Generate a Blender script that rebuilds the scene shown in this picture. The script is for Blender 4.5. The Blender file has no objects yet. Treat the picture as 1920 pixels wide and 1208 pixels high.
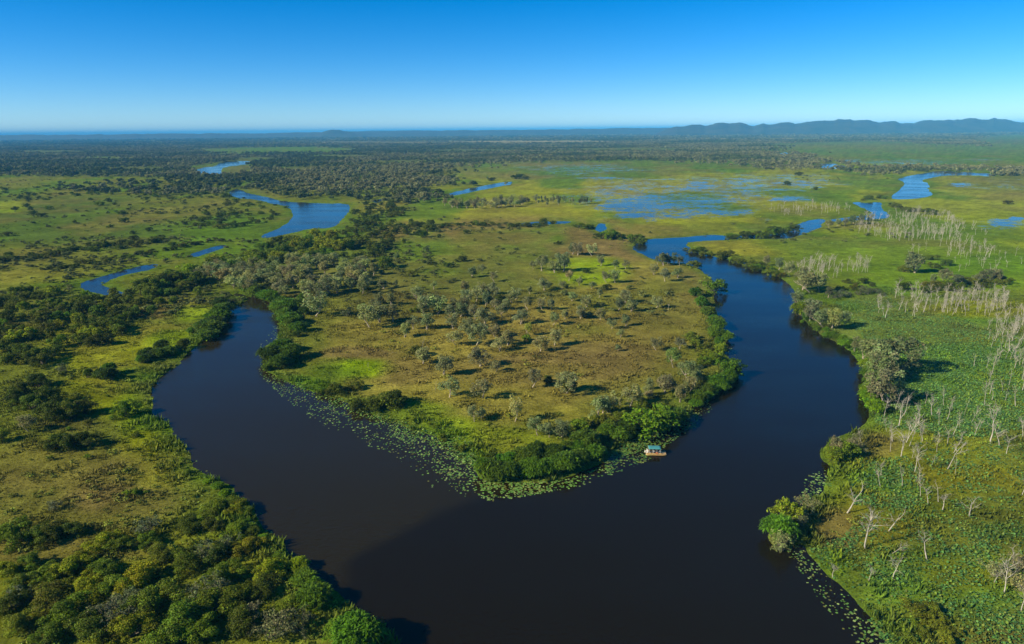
import bpy, math, numpy as np
from mathutils import Vector, Matrix

# ------------------------------------------------------------------ camera, sky, sun, exposure
SC = bpy.context.scene
COL = SC.collection
H = 100.0                      # drone height above the water
F = 1280.0                     # focal length in photo pixels (1920 wide)
PITCH = math.atan(359.0 / F)
ROLL = math.radians(0.55)
R0 = np.array([1.0, 0, 0]); U0 = np.array([0, math.sin(PITCH), math.cos(PITCH)]); FW = np.array([0, math.cos(PITCH), -math.sin(PITCH)])
RT = math.cos(ROLL) * R0 - math.sin(ROLL) * U0
UP = math.sin(ROLL) * R0 + math.cos(ROLL) * U0
cam_d = bpy.data.cameras.new('camera'); cam = bpy.data.objects.new('camera', cam_d); COL.objects.link(cam)
cam_d.sensor_width = 36.0; cam_d.lens = 24.0; cam_d.clip_start = 0.5; cam_d.clip_end = 200000.0
cam.matrix_world = Matrix(((RT[0], UP[0], -FW[0], 0), (RT[1], UP[1], -FW[1], 0), (RT[2], UP[2], -FW[2], H), (0, 0, 0, 1)))
SC.camera = cam

SUN_EL = math.radians(29.0)
SHADOW_AZ = math.radians(22.0)             # shadows run right and a little away
sdir = Vector((-math.cos(SHADOW_AZ) * math.cos(SUN_EL), -math.sin(SHADOW_AZ) * math.cos(SUN_EL), math.sin(SUN_EL)))
sun_d = bpy.data.lights.new('sun', 'SUN'); sun = bpy.data.objects.new('sun', sun_d); COL.objects.link(sun)
sun_d.energy = 5.0; sun_d.angle = math.radians(0.5); sun_d.color = (1.0, 0.88, 0.64)
sun.rotation_euler = sdir.to_track_quat('Z', 'Y').to_euler(); sun.location = (0, 0, 250)

world = bpy.data.worlds.new('World'); SC.world = world; world.use_nodes = True
wn = world.node_tree; wn.nodes.clear()
w_out = wn.nodes.new('ShaderNodeOutputWorld'); w_bg = wn.nodes.new('ShaderNodeBackground'); w_sky = wn.nodes.new('ShaderNodeTexSky')
w_sky.sky_type = 'NISHITA'; w_sky.sun_disc = False; w_sky.sun_elevation = SUN_EL
w_sky.sun_rotation = math.atan2(sdir.x, sdir.y)
w_sky.altitude = 5000; w_sky.air_density = 1.3; w_sky.dust_density = 0.3; w_sky.ozone_density = 6.0
w_hsv = wn.nodes.new('ShaderNodeHueSaturation'); w_hsv.inputs['Saturation'].default_value = 1.31
w_bg.inputs['Strength'].default_value = 0.088
wn.links.new(w_sky.outputs[0], w_hsv.inputs['Color']); wn.links.new(w_hsv.outputs[0], w_bg.inputs['Color']); wn.links.new(w_bg.outputs[0], w_out.inputs[0])

SC.view_settings.view_transform = 'Standard'; SC.view_settings.look = 'None'
SC.view_settings.exposure = 0.72; SC.view_settings.gamma = 1.0
SC.render.engine = 'CYCLES'
SC.cycles.use_denoising = True
SC.cycles.max_bounces = 6; SC.cycles.diffuse_bounces = 3; SC.cycles.glossy_bounces = 2; SC.cycles.transmission_bounces = 3
SC.cycles.volume_bounces = 1; SC.cycles.transparent_max_bounces = 8

rng = np.random.default_rng(7)

# ------------------------------------------------------------------ helpers
def ground(px, py, z=0.0):
    px = np.asarray(px, float); py = np.asarray(py, float)
    d = FW * F + np.multiply.outer(px - 960.0, RT) + np.multiply.outer(604.0 - py, UP)
    t = (z - H) / np.minimum(d[..., 2], -1.2)
    return d[..., 0] * t, d[..., 1] * t

def project(x, y, z=0.0):
    p = np.stack([np.asarray(x, float), np.asarray(y, float), np.zeros_like(np.asarray(x, float)) + z - H], -1)
    dp = np.maximum(p @ FW, 1e-3)
    return 960 + F * (p @ RT) / dp, 604 - F * (p @ UP) / dp, dp

def vnoise(x, y, seed=0):
    ix = np.floor(x).astype(np.int64); iy = np.floor(y).astype(np.int64)
    fx = x - ix; fy = y - iy
    fx = fx * fx * (3 - 2 * fx); fy = fy * fy * (3 - 2 * fy)
    def h(a, b):
        v = (a * 374761393 + b * 668265263 + seed * 974634777) & 0xffffffff
        v = ((v ^ (v >> 13)) * 1274126177) & 0xffffffff
        v = ((v ^ (v >> 16)) * 2246822519) & 0xffffffff
        return (v ^ (v >> 15)) / 4294967295.0
    a = h(ix, iy); b = h(ix + 1, iy); c = h(ix, iy + 1); d = h(ix + 1, iy + 1)
    return (a * (1 - fx) + b * fx) * (1 - fy) + (c * (1 - fx) + d * fx) * fy

def fbm(x, y, seed=0, octs=4):
    s = 0; a = 0.5; tot = 0
    for o in range(octs):
        s = s + a * vnoise(x * 2 ** o, y * 2 ** o, seed + o * 17); tot += a; a *= 0.55
    return s / tot

def smooth(e0, e1, v):
    t = np.clip((v - e0) / (e1 - e0), 0, 1)
    return t * t * (3 - 2 * t)

def mesh_np(name, v, f, attrs=None, mats=(), midx=None, smooth_shade=False):
    """one mesh from arrays: v (n,3), f (m,k)"""
    me = bpy.data.meshes.new(name)
    v = np.ascontiguousarray(v, np.float32); f = np.ascontiguousarray(f, np.int32)
    me.vertices.add(len(v)); me.vertices.foreach_set('co', v.ravel())
    m, k = f.shape
    me.loops.add(m * k); me.loops.foreach_set('vertex_index', f.ravel())
    me.polygons.add(m); me.polygons.foreach_set('loop_start', np.arange(0, m * k, k, dtype=np.int32))
    if midx is not None: me.polygons.foreach_set('material_index', np.ascontiguousarray(midx, np.int32))
    me.update(calc_edges=True)
    for an, av in (attrs or {}).items():
        if av.ndim == 1:
            at = me.attributes.new(an, 'FLOAT', 'POINT'); at.data.foreach_set('value', np.ascontiguousarray(av, np.float32))
        else:
            at = me.attributes.new(an, 'FLOAT_COLOR', 'POINT')
            if av.shape[1] == 3: av = np.concatenate([av, np.ones((len(av), 1))], 1)
            at.data.foreach_set('color', np.ascontiguousarray(av, np.float32).ravel())
    for mt in mats: me.materials.append(mt)
    me.polygons.foreach_set('use_smooth', np.full(m, smooth_shade))
    return me

def obj(name, me, parent=None, **props):
    o = bpy.data.objects.new(name, me); COL.objects.link(o)
    if parent is not None: o.parent = parent
    for k, val in props.items(): o[k] = val
    return o

# ------------------------------------------------------------------ materials
def new_mat(name):
    m = bpy.data.materials.new(name); m.use_nodes = True
    nt = m.node_tree; nt.nodes.clear()
    return m, nt, nt.nodes.new('ShaderNodeOutputMaterial')

def N(nt, t, **kw):
    n = nt.nodes.new(t)
    for k, v in kw.items():
        if k in n.inputs: n.inputs[k].default_value = v
        else: setattr(n, k, v)
    return n

def mixrgb(nt, mode, fac, a, b):
    n = nt.nodes.new('ShaderNodeMix'); n.data_type = 'RGBA'; n.blend_type = mode
    for s, v in ((0, fac), (6, a), (7, b)):
        if isinstance(v, (int, float)): n.inputs[s].default_value = v
        elif isinstance(v, tuple): n.inputs[s].default_value = v
        else: nt.links.new(v, n.inputs[s])
    return n.outputs[2]

def maprange(nt, val, a, b, c, d):
    n = nt.nodes.new('ShaderNodeMapRange')
    nt.links.new(val, n.inputs[0])
    for i, x in enumerate((a, b, c, d)): n.inputs[i + 1].default_value = x
    return n.outputs[0]

def noise(nt, vec, scale, detail=4, rough=0.55):
    n = N(nt, 'ShaderNodeTexNoise', Scale=scale, Detail=detail, Roughness=rough)
    nt.links.new(vec, n.inputs['Vector'])
    return n.outputs['Fac']

def leaf_material(name, base, trans=0.22, tint_amt=1.0):
    m, nt, out = new_mat(name)
    oi = N(nt, 'ShaderNodeObjectInfo'); at = N(nt, 'ShaderNodeAttribute', attribute_name='tint')
    c = mixrgb(nt, 'MULTIPLY', 1.0, base + (1,), oi.outputs['Color'])
    c = mixrgb(nt, 'MULTIPLY', tint_amt, c, at.outputs['Color'])
    p = N(nt, 'ShaderNodeBsdfPrincipled', Roughness=0.55); p.inputs['Specular IOR Level'].default_value = 0.1
    nt.links.new(c, p.inputs['Base Color'])
    t = N(nt, 'ShaderNodeBsdfTranslucent'); tc = mixrgb(nt, 'MULTIPLY', 1.0, c, (1.25, 1.3, 0.6, 1)); nt.links.new(tc, t.inputs['Color'])
    mx = N(nt, 'ShaderNodeMixShader', Fac=trans); nt.links.new(p.outputs[0], mx.inputs[1]); nt.links.new(t.outputs[0], mx.inputs[2])
    nt.links.new(mx.outputs[0], out.inputs[0])
    return m

def bark_material(name, c1, c2, scale=3.0):
    m, nt, out = new_mat(name)
    tc = N(nt, 'ShaderNodeTexCoord'); mp = N(nt, 'ShaderNodeMapping'); mp.inputs['Scale'].default_value = (1, 1, 0.25)
    nt.links.new(tc.outputs['Object'], mp.inputs[0])
    f = noise(nt, mp.outputs[0], scale, 5, 0.65); f = maprange(nt, f, 0.35, 0.65, 0, 1)
    c = mixrgb(nt, 'MIX', f, c1 + (1,), c2 + (1,))
    p = N(nt, 'ShaderNodeBsdfPrincipled', Roughness=0.85); nt.links.new(c, p.inputs['Base Color'])
    b = N(nt, 'ShaderNodeBump', Strength=0.6, Distance=0.05); nt.links.new(f, b.inputs['Height']); nt.links.new(b.outputs[0], p.inputs['Normal'])
    nt.links.new(p.outputs[0], out.inputs[0])
    return m

def plain_material(name, c, rough=0.5, metal=0.0, var=0.12):
    m, nt, out = new_mat(name)
    tc = N(nt, 'ShaderNodeTexCoord'); f = noise(nt, tc.outputs['Object'], 4.0, 4)
    f = maprange(nt, f, 0.3, 0.7, 1 - var, 1 + var)
    cc = N(nt, 'ShaderNodeVectorMath', operation='SCALE'); cc.inputs[0].default_value = c; nt.links.new(f, cc.inputs['Scale'])
    p = N(nt, 'ShaderNodeBsdfPrincipled', Roughness=rough, Metallic=metal); nt.links.new(cc.outputs[0], p.inputs['Base Color'])
    nt.links.new(p.outputs[0], out.inputs[0])
    return m

def attr_leaf_material(name, attr, trans=0.2, rough=0.6):
    m, nt, out = new_mat(name)
    at = N(nt, 'ShaderNodeAttribute', attribute_name=attr)
    p = N(nt, 'ShaderNodeBsdfPrincipled', Roughness=rough); p.inputs['Specular IOR Level'].default_value = 0.1
    nt.links.new(at.outputs['Color'], p.inputs['Base Color'])
    t = N(nt, 'ShaderNodeBsdfTranslucent'); nt.links.new(at.outputs['Color'], t.inputs['Color'])
    mx = N(nt, 'ShaderNodeMixShader', Fac=trans); nt.links.new(p.outputs[0], mx.inputs[1]); nt.links.new(t.outputs[0], mx.inputs[2])
    nt.links.new(mx.outputs[0], out.inputs[0])
    return m

# ------------------------------------------------------------------ the rivers, as outlines on the water level
WATER = {
 'main': [(432,553),(455,557),(466,562),(458,570),(440,574),(420,590),(412,602),(395,622),(375,642),(352,666),(335,686),(318,694),(294,712),(285,735),(290,760),(287,786),(310,790),(328,806),(318,816),(356,845),(350,860),(362,876),(385,892),(410,906),(432,910),(440,925),(465,945),(480,962),(490,985),(510,1006),(530,1016),(545,1040),(570,1066),(600,1086),(635,1112),(650,1128),(680,1146),(712,1162),(735,1187),(752,1212),(800,1330),(900,1600),
          (1980,1600),(1790,1340),(1700,1240),(1665,1195),(1640,1165),(1612,1136),(1585,1108),(1556,1080),(1530,1052),(1508,1024),(1492,1020),(1470,1030),(1446,1026),(1438,1000),(1452,975),(1475,962),(1500,952),(1530,936),(1545,915),(1555,890),(1558,872),(1540,864),(1536,850),(1560,822),(1590,815),(1620,797),(1632,780),(1628,755),(1620,735),(1620,700),(1615,680),(1600,662),(1570,643),(1545,630),(1520,612),(1505,592),(1492,567),(1496,550),(1482,537),(1470,522),(1440,510),(1420,499),(1390,491),(1370,487),(1340,482),(1310,474),(1290,464),(1284,457),
          (1300,453),(1360,450),(1420,448),(1468,448),(1495,444),(1522,434),(1540,424),(1550,412),(1535,410),(1505,416),(1490,424),(1480,436),(1440,442),(1370,442),(1330,440),(1290,445),(1240,447),(1212,450),(1190,457),(1182,466),(1196,472),(1222,486),(1260,494),(1290,493),(1316,509),(1330,520),(1336,535),(1338,555),(1336,567),(1347,588),(1353,607),(1358,624),(1362,643),(1354,660),(1370,675),(1383,688),(1384,708),(1370,718),(1343,734),(1320,748),(1297,755),(1298,777),(1283,788),(1256,804),(1215,815),(1180,825),(1160,842),(1135,862),(1094,884),(1050,901),(1017,906),(960,907),(912,906),(896,892),(884,868),(860,845),(830,828),(800,812),(760,802),(720,784),(690,772),(650,757),(610,741),(570,730),(540,716),(510,705),(496,690),(490,670),(496,650),(518,640),(524,625),(520,602),(526,588),(512,574),(498,565),(470,556),(446,549)],
 'east_pool': [(1590,377),(1612,381),(1640,380),(1655,380),(1652,390),(1664,400),(1668,409),(1640,411),(1600,413),(1560,416),(1556,411),(1600,407),(1634,402),(1630,394),(1608,386)],
 'east_reach': [(1667,372),(1680,360),(1697,347),(1692,340),(1680,336),(1702,330),(1730,326),(1750,321),(1778,322),(1800,323),(1868,327),(1868,331),(1810,328),(1778,328),(1748,333),(1727,337),(1742,346),(1741,356),(1749,364),(1735,371),(1700,374)],
 'pond_a': [(1530,309),(1545,306),(1570,309),(1588,312),(1586,316),(1560,317),(1540,315)],
 'pond_b': [(1447,291),(1462,289),(1470,286),(1486,289),(1482,292),(1462,293)],
 'pond_c': [(1602,317),(1612,317),(1614,320),(1604,320)],
 'west_pool': [(426,364),(437,355),(451,355),(467,364),(493,368),(533,379),(567,380),(617,383),(640,382),(658,383),(653,395),(642,412),(636,420),(617,428),(587,428),(550,436),(510,446),(483,446),(500,438),(521,430),(540,417),(552,403),(544,391),(528,384),(507,381),(480,374),(463,373),(440,370)],
 'west_strip': [(352,479),(385,467),(417,459),(424,462),(398,473),(366,483)],
 'west_bend': [(296,494),(262,499),(232,507),(190,519),(153,529),(150,539),(172,549),(207,555),(239,553),(227,547),(195,538),(190,533),(200,529),(214,521),(244,513),(278,507),(297,500)],
 'far_pond': [(363,322),(377,315),(407,312),(410,305),(443,302),(474,303),(470,308),(430,311),(413,317),(418,328),(393,330),(370,324)],
 'north_creek': [(835,365),(860,358),(900,350),(935,343),(966,340),(962,345),(925,352),(880,361),(842,369)],
 'creek_bit': [(700,378),(714,373),(718,377),(706,381)],
 'mid_creek': [(975,419),(1010,416),(1072,415),(1074,419),(1020,421),(980,423)],
 'mid_creek_b': [(1117,420),(1130,418),(1140,424),(1132,434),(1122,438),(1116,430)],
 'speck': [(752,289),(770,287),(772,289),(756,291)],
}
def chaikin(p):
    p = np.array(p, float); q = np.roll(p, -1, 0)
    return np.stack([p * 0.75 + q * 0.25, p * 0.25 + q * 0.75], 1).reshape(-1, 2)
POLY = {}
for k_, v_ in WATER.items():
    c_ = chaikin(v_) if k_ != 'speck' else np.array(v_, float)
    POLY[k_] = np.stack(ground(c_[:, 0], c_[:, 1]), 1)

def poly_sd(x, y, P):
    """signed distance to polygon P, negative inside"""
    if x.size <= 64:
        A_ = np.roll(P, 1, 0); E_ = P - A_; L_ = (E_ ** 2).sum(1) + 1e-12
        dx = x[:, None] - A_[:, 0]; dy = y[:, None] - A_[:, 1]
        t = np.clip((dx * E_[:, 0] + dy * E_[:, 1]) / L_, 0, 1)
        d = np.sqrt(((dx - t * E_[:, 0]) ** 2 + (dy - t * E_[:, 1]) ** 2).min(1))
        c = (A_[:, 1] > y[:, None]) != (P[:, 1] > y[:, None])
        ins = (c & (dx < E_[:, 0] * dy / (E_[:, 1] + 1e-12))).sum(1) % 2 == 1
        return np.where(ins, -d, d)
    d2 = np.full(x.shape, 1e18); ins = np.zeros(x.shape, bool)
    for i in range(len(P)):
        ax, ay = P[i - 1]; bx, by = P[i]
        ex, ey = bx - ax, by - ay; L = ex * ex + ey * ey + 1e-12
        t = np.clip(((x - ax) * ex + (y - ay) * ey) / L, 0, 1)
        d2 = np.minimum(d2, (x - ax - t * ex) ** 2 + (y - ay - t * ey) ** 2)
        c = (ay > y) != (by > y)
        ins ^= c & (x < (bx - ax) * (y - ay) / (by - ay + 1e-12) + ax)
    d = np.sqrt(d2)
    return np.where(ins, -d, d)

def shore(x, y):
    """distance to the nearest bank: positive on land, negative on water"""
    x = np.asarray(x, float); y = np.asarray(y, float); sd = np.full(x.shape, 400.0)
    for P in POLY.values():
        m = 60 + 0.05 * P[:, 1].mean()
        lo = P.min(0) - m; hi = P.max(0) + m
        s = (x > lo[0]) & (x < hi[0]) & (y > lo[1]) & (y < hi[1])
        if s.any(): sd[s] = np.minimum(sd[s], poly_sd(x[s], y[s], P))
    a = np.clip(0.004 * y, 0.5, 4.0)
    w = np.clip(0.012 * y, 2.2, 12.0)
    wq = 2.0 ** np.round(np.log2(w))
    n = (fbm(x / 4.0, y / 4.0, 3, 3) - 0.5) * 2.4 * np.clip(y / 250, 0.6, 1.2) + (fbm(x / 17.0, y / 17.0, 5, 3) - 0.5) * 2.5 * np.clip(y / 300, 0.5, 4.0)
    return sd + n

def land_z(sd, x, y):
    up = 0.62 * (1 - np.exp(-np.maximum(sd, 0) / 7.0)) + (fbm(x / 30., y / 30., 11, 3) - 0.5) * 0.5 * np.clip(sd / 25, 0, 1)
    return np.where(sd > 0, up, np.maximum(sd * 0.09, -1.6))

def gz(x, y):
    x = np.atleast_1d(np.asarray(x, float)); y = np.atleast_1d(np.asarray(y, float))
    return land_z(shore(x, y), x, y)

# ------------------------------------------------------------------ land cover: colour of the vegetation on the ground
OLIVE = (0.125, 0.140, 0.018); DRY = (0.228, 0.186, 0.038); BROWN = (0.172, 0.122, 0.042); LIME = (0.190, 0.265, 0.004)
GREEN = (0.085, 0.145, 0.008); MEADOW = (0.225, 0.240, 0.012); LOTUS = (0.105, 0.190, 0.022); WOOD = (0.095, 0.112, 0.030); TAN = (0.30, 0.23, 0.10)
REED = (0.075, 0.155, 0.006); STRAW = (0.235, 0.205, 0.030)
# (cx, cy, rx, ry, colour, weight): patches of one kind of cover
PATCH = [
 # distance
 (960,262,1400,30,WOOD,1), (200,300,520,42,WOOD,1), (640,315,320,48,WOOD,0.9), (980,290,360,20,WOOD,1), (1350,300,190,26,WOOD,0.8),
 (525,281,170,6,GREEN,1), (160,339,260,9,OLIVE,1), (1010,266,190,3,TAN,.8), (1480,262,80,2.5,TAN,.7), (1345,261,50,2,TAN,.6), (700,268,140,3,BROWN,.6),
 (1700,282,330,18,(0.10,0.15,0.022),1), (1800,300,240,10,GREEN,.9), (1620,276,150,6,OLIVE,.8), (1900,258,60,6,GREEN,.6), (205,297,60,4,GREEN,.7),
 # left plains
 (130,420,330,62,(0.082,0.112,0.020),1), (150,440,200,26,(0.075,0.115,0.018),.7), (15,388,40,10,LIME,.9), (330,395,120,25,OLIVE,.7), (260,480,300,24,OLIVE,.8),
 (430,430,120,22,(0.085,0.130,0.014),1), (320,470,160,18,GREEN,.8), (110,530,70,16,GREEN,.8), (60,520,120,14,STRAW,.5), (120,560,80,20,OLIVE,1), (330,575,80,22,DRY,.8), (300,590,70,14,BROWN,.7),
 # meadow north of the bend
 (1200,380,480,74,MEADOW,1), (1100,320,250,24,(0.13,0.14,0.032),1), (1500,350,300,40,MEADOW,1), (1000,312,110,10,(0.14,0.15,0.05),.7), (1030,320,120,7,GREEN,.8), (1190,316,120,6,GREEN,.6), (1340,318,100,8,GREEN,.9), (900,405,180,18,MEADOW,1), (1420,360,130,10,GREEN,.6), (1560,360,60,14,GREEN,.7),
 (1380,430,180,14,OLIVE,.8), (1500,405,100,12,GREEN,.8), (1180,350,260,12,STRAW,.4), (1330,395,240,18,OLIVE,.4),
 # land inside the bend
 (950,600,420,220,DRY,1), (1000,450,300,44,BROWN,.8), (960,450,110,22,OLIVE,.8), (820,490,170,36,OLIVE,.9), (900,540,150,40,(0.10,0.10,0.024),.7), (740,560,120,60,(0.085,0.08,0.02),.7), (1150,470,120,24,BROWN,.6), (1290,530,60,26,BROWN,.6),
 (1100,512,80,26,LIME,.9), (1140,500,40,14,LIME,.8), (1190,570,110,26,OLIVE,.6), (1250,540,60,20,OLIVE,.6), (670,692,62,22,LIME,1), (620,700,60,24,GREEN,.7), (665,665,90,14,BROWN,.8), (1090,620,70,14,OLIVE,.5), (1060,690,200,30,BROWN,.6), (1130,660,130,22,BROWN,.5), (700,620,70,18,DRY,.9), (760,700,50,30,BROWN,.5), (1010,700,120,16,STRAW,.5), (880,740,160,20,STRAW,.5),
 (940,830,120,28,(0.17,0.20,0.012),1), (830,800,90,20,LIME,.6), (780,770,80,16,LIME,.5), (700,775,150,26,(0.14,0.215,0.008),1), (800,825,100,34,(0.15,0.22,0.008),1), (870,865,50,26,(0.13,0.20,0.01),1), (1010,780,120,18,STRAW,.6), (890,860,30,20,LIME,.7), (570,725,70,22,(0.12,0.21,0.01),1), (560,640,60,40,OLIVE,.8),
 # left bank
 (190,650,150,44,(0.20,0.215,0.008),1), (300,630,80,26,STRAW,.7), (230,740,120,64,(0.175,0.19,0.008),1), (260,770,60,60,LIME,.8), (330,640,70,24,LIME,.8), (360,590,50,20,LIME,.7), (265,710,60,22,REED,.9), (300,800,50,22,REED,.9), (290,860,80,60,(0.18,0.19,0.008),1), (370,880,40,20,LIME,.7), (430,590,30,12,LIME,.9),
 (90,880,170,70,(0.150,0.138,0.026),1), (60,950,100,30,OLIVE,.7), (220,940,90,26,BROWN,.6), (270,960,60,10,BROWN,.8), (130,800,90,22,(0.09,0.085,0.02),.8), (350,960,120,40,OLIVE,.8), (420,990,70,40,GREEN,.7), (250,1100,420,110,(0.135,0.145,0.014),1), (120,1040,150,20,BROWN,.5), (150,1190,90,14,BROWN,.5), (660,1190,70,40,OLIVE,.8), (560,1110,60,30,OLIVE,.6),
 # right side
 (1700,470,300,50,(0.189,0.231,0.013),1), (1850,430,160,60,(0.196,0.231,0.014),1), (1780,520,240,40,(0.147,0.217,0.008),1), (1870,500,110,24,(0.119,0.210,0.006),1), (1420,465,130,18,(0.224,0.210,0.021),.9), (1560,455,100,12,BROWN,.4), (1800,375,200,28,(0.210,0.231,0.021),1), (1880,370,80,10,BROWN,.4), (1600,560,120,20,GREEN,.8),
 (1750,660,240,110,LOTUS,1), (1640,575,70,22,LOTUS,.9), (1830,580,110,20,(0.196,0.210,0.010),.9), (1850,640,60,14,(0.196,0.210,0.010),.6), (1700,760,140,50,LOTUS,1), (1880,730,90,40,(0.140,0.210,0.014),.8), (1860,790,90,20,LOTUS,.7),
 (1700,880,220,90,(0.175,0.189,0.013),1), (1640,840,60,26,BROWN,.6), (1650,900,70,24,(0.098,0.182,0.014),.9), (1700,920,70,18,LOTUS,.7), (1640,980,90,50,(0.168,0.161,0.014),1), (1800,900,120,30,(0.189,0.182,0.013),.9), (1750,960,120,20,(0.140,0.168,0.014),.8), (1870,1000,80,22,(0.070,0.119,0.021),.7), (1570,1000,40,40,BROWN,.7), (1560,1060,40,26,LIME,.8), (1760,1100,190,70,(0.112,0.161,0.015),1), (1800,1080,120,30,(0.182,0.196,0.014),.6), (1680,1100,70,40,LOTUS,.7), (1850,1150,100,40,LOTUS,.6), (1740,1180,80,26,(0.112,0.140,0.010),.9),
]
# (cx, cy, rx, ry, weight): shallow flooded meadow
WET = [(1220,372,330,58,.70),(1090,322,200,22,.66),(1500,340,200,34,.66),(1700,303,260,12,.5),(1860,345,120,26,.6),(1870,425,90,24,.66),(1260,392,260,44,.84),(1430,352,240,40,.74),(1100,330,190,12,.55),(1680,305,230,9,.55),(1190,390,150,26,1),(1190,405,110,14,1),(1370,400,90,22,.75),(1310,352,40,16,.8),(1310,345,36,7,.9),(1470,332,90,8,.75),(1485,374,80,12,.9),(1135,334,120,5,.9),(1100,318,70,6,.5),(1680,305,130,6,.66),(1590,302,40,4,.8),(1800,347,50,10,.9),(1880,422,60,18,.85),(1905,410,30,6,1),(1010,312,60,5,.6),(1440,413,36,8,.9),(960,325,60,4,.4),(1780,360,40,6,.5),(1850,300,60,4,.6),(1270,372,60,12,.6),(1900,320,40,5,.5)]

def cover(x, y, sd):
    px, py, dp = project(x, y)
    sc = np.clip((py - 240) / 200.0, 0.08, 3)
    n1 = fbm(x / 40., y / 40., 21, 4) - 0.5; n2 = fbm(x / 40. + 91, y / 40. + 37, 23, 4) - 0.5
    far = np.clip(dp / 1200., 0, 1)
    n1 = n1 * (1 - far) + far * (fbm(x / 220., y / 220., 25, 4) - 0.5); n2 = n2 * (1 - far) + far * (fbm(x / 220. + 9, y / 220. + 7, 27, 4) - 0.5)
    col = np.empty(x.shape + (3,)); col[:] = OLIVE
    for cx, cy, rx, ry, c, w in PATCH:
        d = np.sqrt(((px - cx) / rx) ** 2 + ((py - cy) / ry) ** 2) + n1 * 1.1
        m = (w * smooth(1.25, 0.55, d))[..., None]
        col = col * (1 - m) + np.array(c) * m
    gs = fbm(x / 90., y / 260., 35, 5); mk = (smooth(300, 700, dp) * smooth(4200, 1500, dp) * .85)[..., None]
    col = col * (1 - mk * smooth(.50, .68, gs)[..., None]) + np.array((0.085, 0.150, 0.012)) * mk * smooth(.50, .68, gs)[..., None]
    mk2 = mk * .6 * smooth(.46, .30, gs)[..., None]; col = col * (1 - mk2) + np.array((0.175, 0.160, 0.036)) * mk2
    # green fringe along the banks
    near = smooth(9 + 0.01 * dp, 0.0, sd + n2 * 10) * smooth(3500, 900, dp) * 0.75
    col = col * (1 - near[..., None]) + np.array((0.085, 0.140, 0.014)) * near[..., None]
    # mottling of the grass itself
    v = 0.62 + 0.76 * fbm(x / 9., y / 9., 31, 4)
    g = fbm(x / 55., y / 55., 33, 4)[..., None]
    col = col * v[..., None]
    col = col * (1 - 0.35 * smooth(.52, .75, g)) + np.array(BROWN) * 0.35 * smooth(.52, .75, g)
    wet = np.zeros(x.shape)
    for cx, cy, rx, ry, w in WET:
        d = np.sqrt(((px - cx) / rx) ** 2 + ((py - cy) / ry) ** 2) + n2 * 1.3
        wet = np.maximum(wet, w * smooth(1.3, 0.3, d))
    return np.clip(col * np.array((1.02, 1.08, 0.95)), 0.004, 1), wet

# ------------------------------------------------------------------ ground
Y = [45.0]
while Y[-1] < 62000:
    y_ = Y[-1]; Y.append(y_ + min(max(0.75, y_ * y_ * 2.0e-5), 0.07 * y_))
Y = np.array(Y)
T = np.concatenate([np.linspace(-2.6, -1.05, 30)[:-1], np.linspace(-1.05, 1.05, 860), np.linspace(1.05, 2.6, 30)[1:]])
TT, YY = np.meshgrid(T, Y); XX = TT * YY
SD = shore(XX, YY)
ZZ = land_z(SD, XX, YY)
CC, WW = cover(XX, YY, SD)
nr, nc = XX.shape
idx = np.arange(nr * nc).reshape(nr, nc)
quads = np.stack([idx[:-1, :-1], idx[:-1, 1:], idx[1:, 1:], idx[1:, :-1]], -1).reshape(-1, 4)

mg, nt, out = new_mat('wetland_ground')
ga = N(nt, 'ShaderNodeAttribute', attribute_name='cover'); gw = N(nt, 'ShaderNodeAttribute', attribute_name='wet')
geo = N(nt, 'ShaderNodeNewGeometry')
f1 = noise(nt, geo.outputs['Position'], 0.9, 5, 0.7); f2 = noise(nt, geo.outputs['Position'], 0.13, 5, 0.6)
v1 = maprange(nt, f1, 0.3, 0.7, 0.55, 1.4); v2 = maprange(nt, f2, 0.3, 0.7, 0.72, 1.25)
f3 = noise(nt, geo.outputs['Position'], 0.022, 6, 0.65); v3 = maprange(nt, f3, 0.3, 0.7, 0.72, 1.25)
mm0 = N(nt, 'ShaderNodeMath', operation='MULTIPLY'); nt.links.new(v1, mm0.inputs[0]); nt.links.new(v3, mm0.inputs[1])
mm = N(nt, 'ShaderNodeMath', operation='MULTIPLY'); nt.links.new(mm0.outputs[0], mm.inputs[0]); nt.links.new(v2, mm.inputs[1])
sc_ = N(nt, 'ShaderNodeVectorMath', operation='SCALE'); nt.links.new(ga.outputs['Color'], sc_.inputs[0]); nt.links.new(mm.outputs[0], sc_.inputs['Scale'])
pg = N(nt, 'ShaderNodeBsdfPrincipled', Roughness=0.9); pg.inputs['Specular IOR Level'].default_value = 0.0
nt.links.new(sc_.outputs[0], pg.inputs['Base Color'])
bm_ = N(nt, 'ShaderNodeBump', Strength=0.9, Distance=0.45); nt.links.new(f1, bm_.inputs['Height']); nt.links.new(bm_.outputs[0], pg.inputs['Normal'])
# standing water between the grass
pw = N(nt, 'ShaderNodeBsdfPrincipled', Roughness=0.16, IOR=1.4); pw.inputs['Base Color'].default_value = (0.012, 0.014, 0.012, 1)
fw_a = noise(nt, geo.outputs['Position'], 0.022, 9, 0.74); fw_b = noise(nt, geo.outputs['Position'], 0.11, 8, 0.78)
fwm = N(nt, 'ShaderNodeMath', operation='MULTIPLY_ADD'); nt.links.new(fw_b, fwm.inputs[0]); fwm.inputs[1].default_value = 0.55; fwm2 = N(nt, 'ShaderNodeMath', operation='MULTIPLY'); nt.links.new(fw_a, fwm2.inputs[0]); fwm2.inputs[1].default_value = 0.45; nt.links.new(fwm2.outputs[0], fwm.inputs[2]); fw = fwm.outputs[0]
th = N(nt, 'ShaderNodeMath', operation='MULTIPLY_ADD'); nt.links.new(gw.outputs['Fac'], th.inputs[0]); th.inputs[1].default_value = -0.27; th.inputs[2].default_value = 0.70
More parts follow.
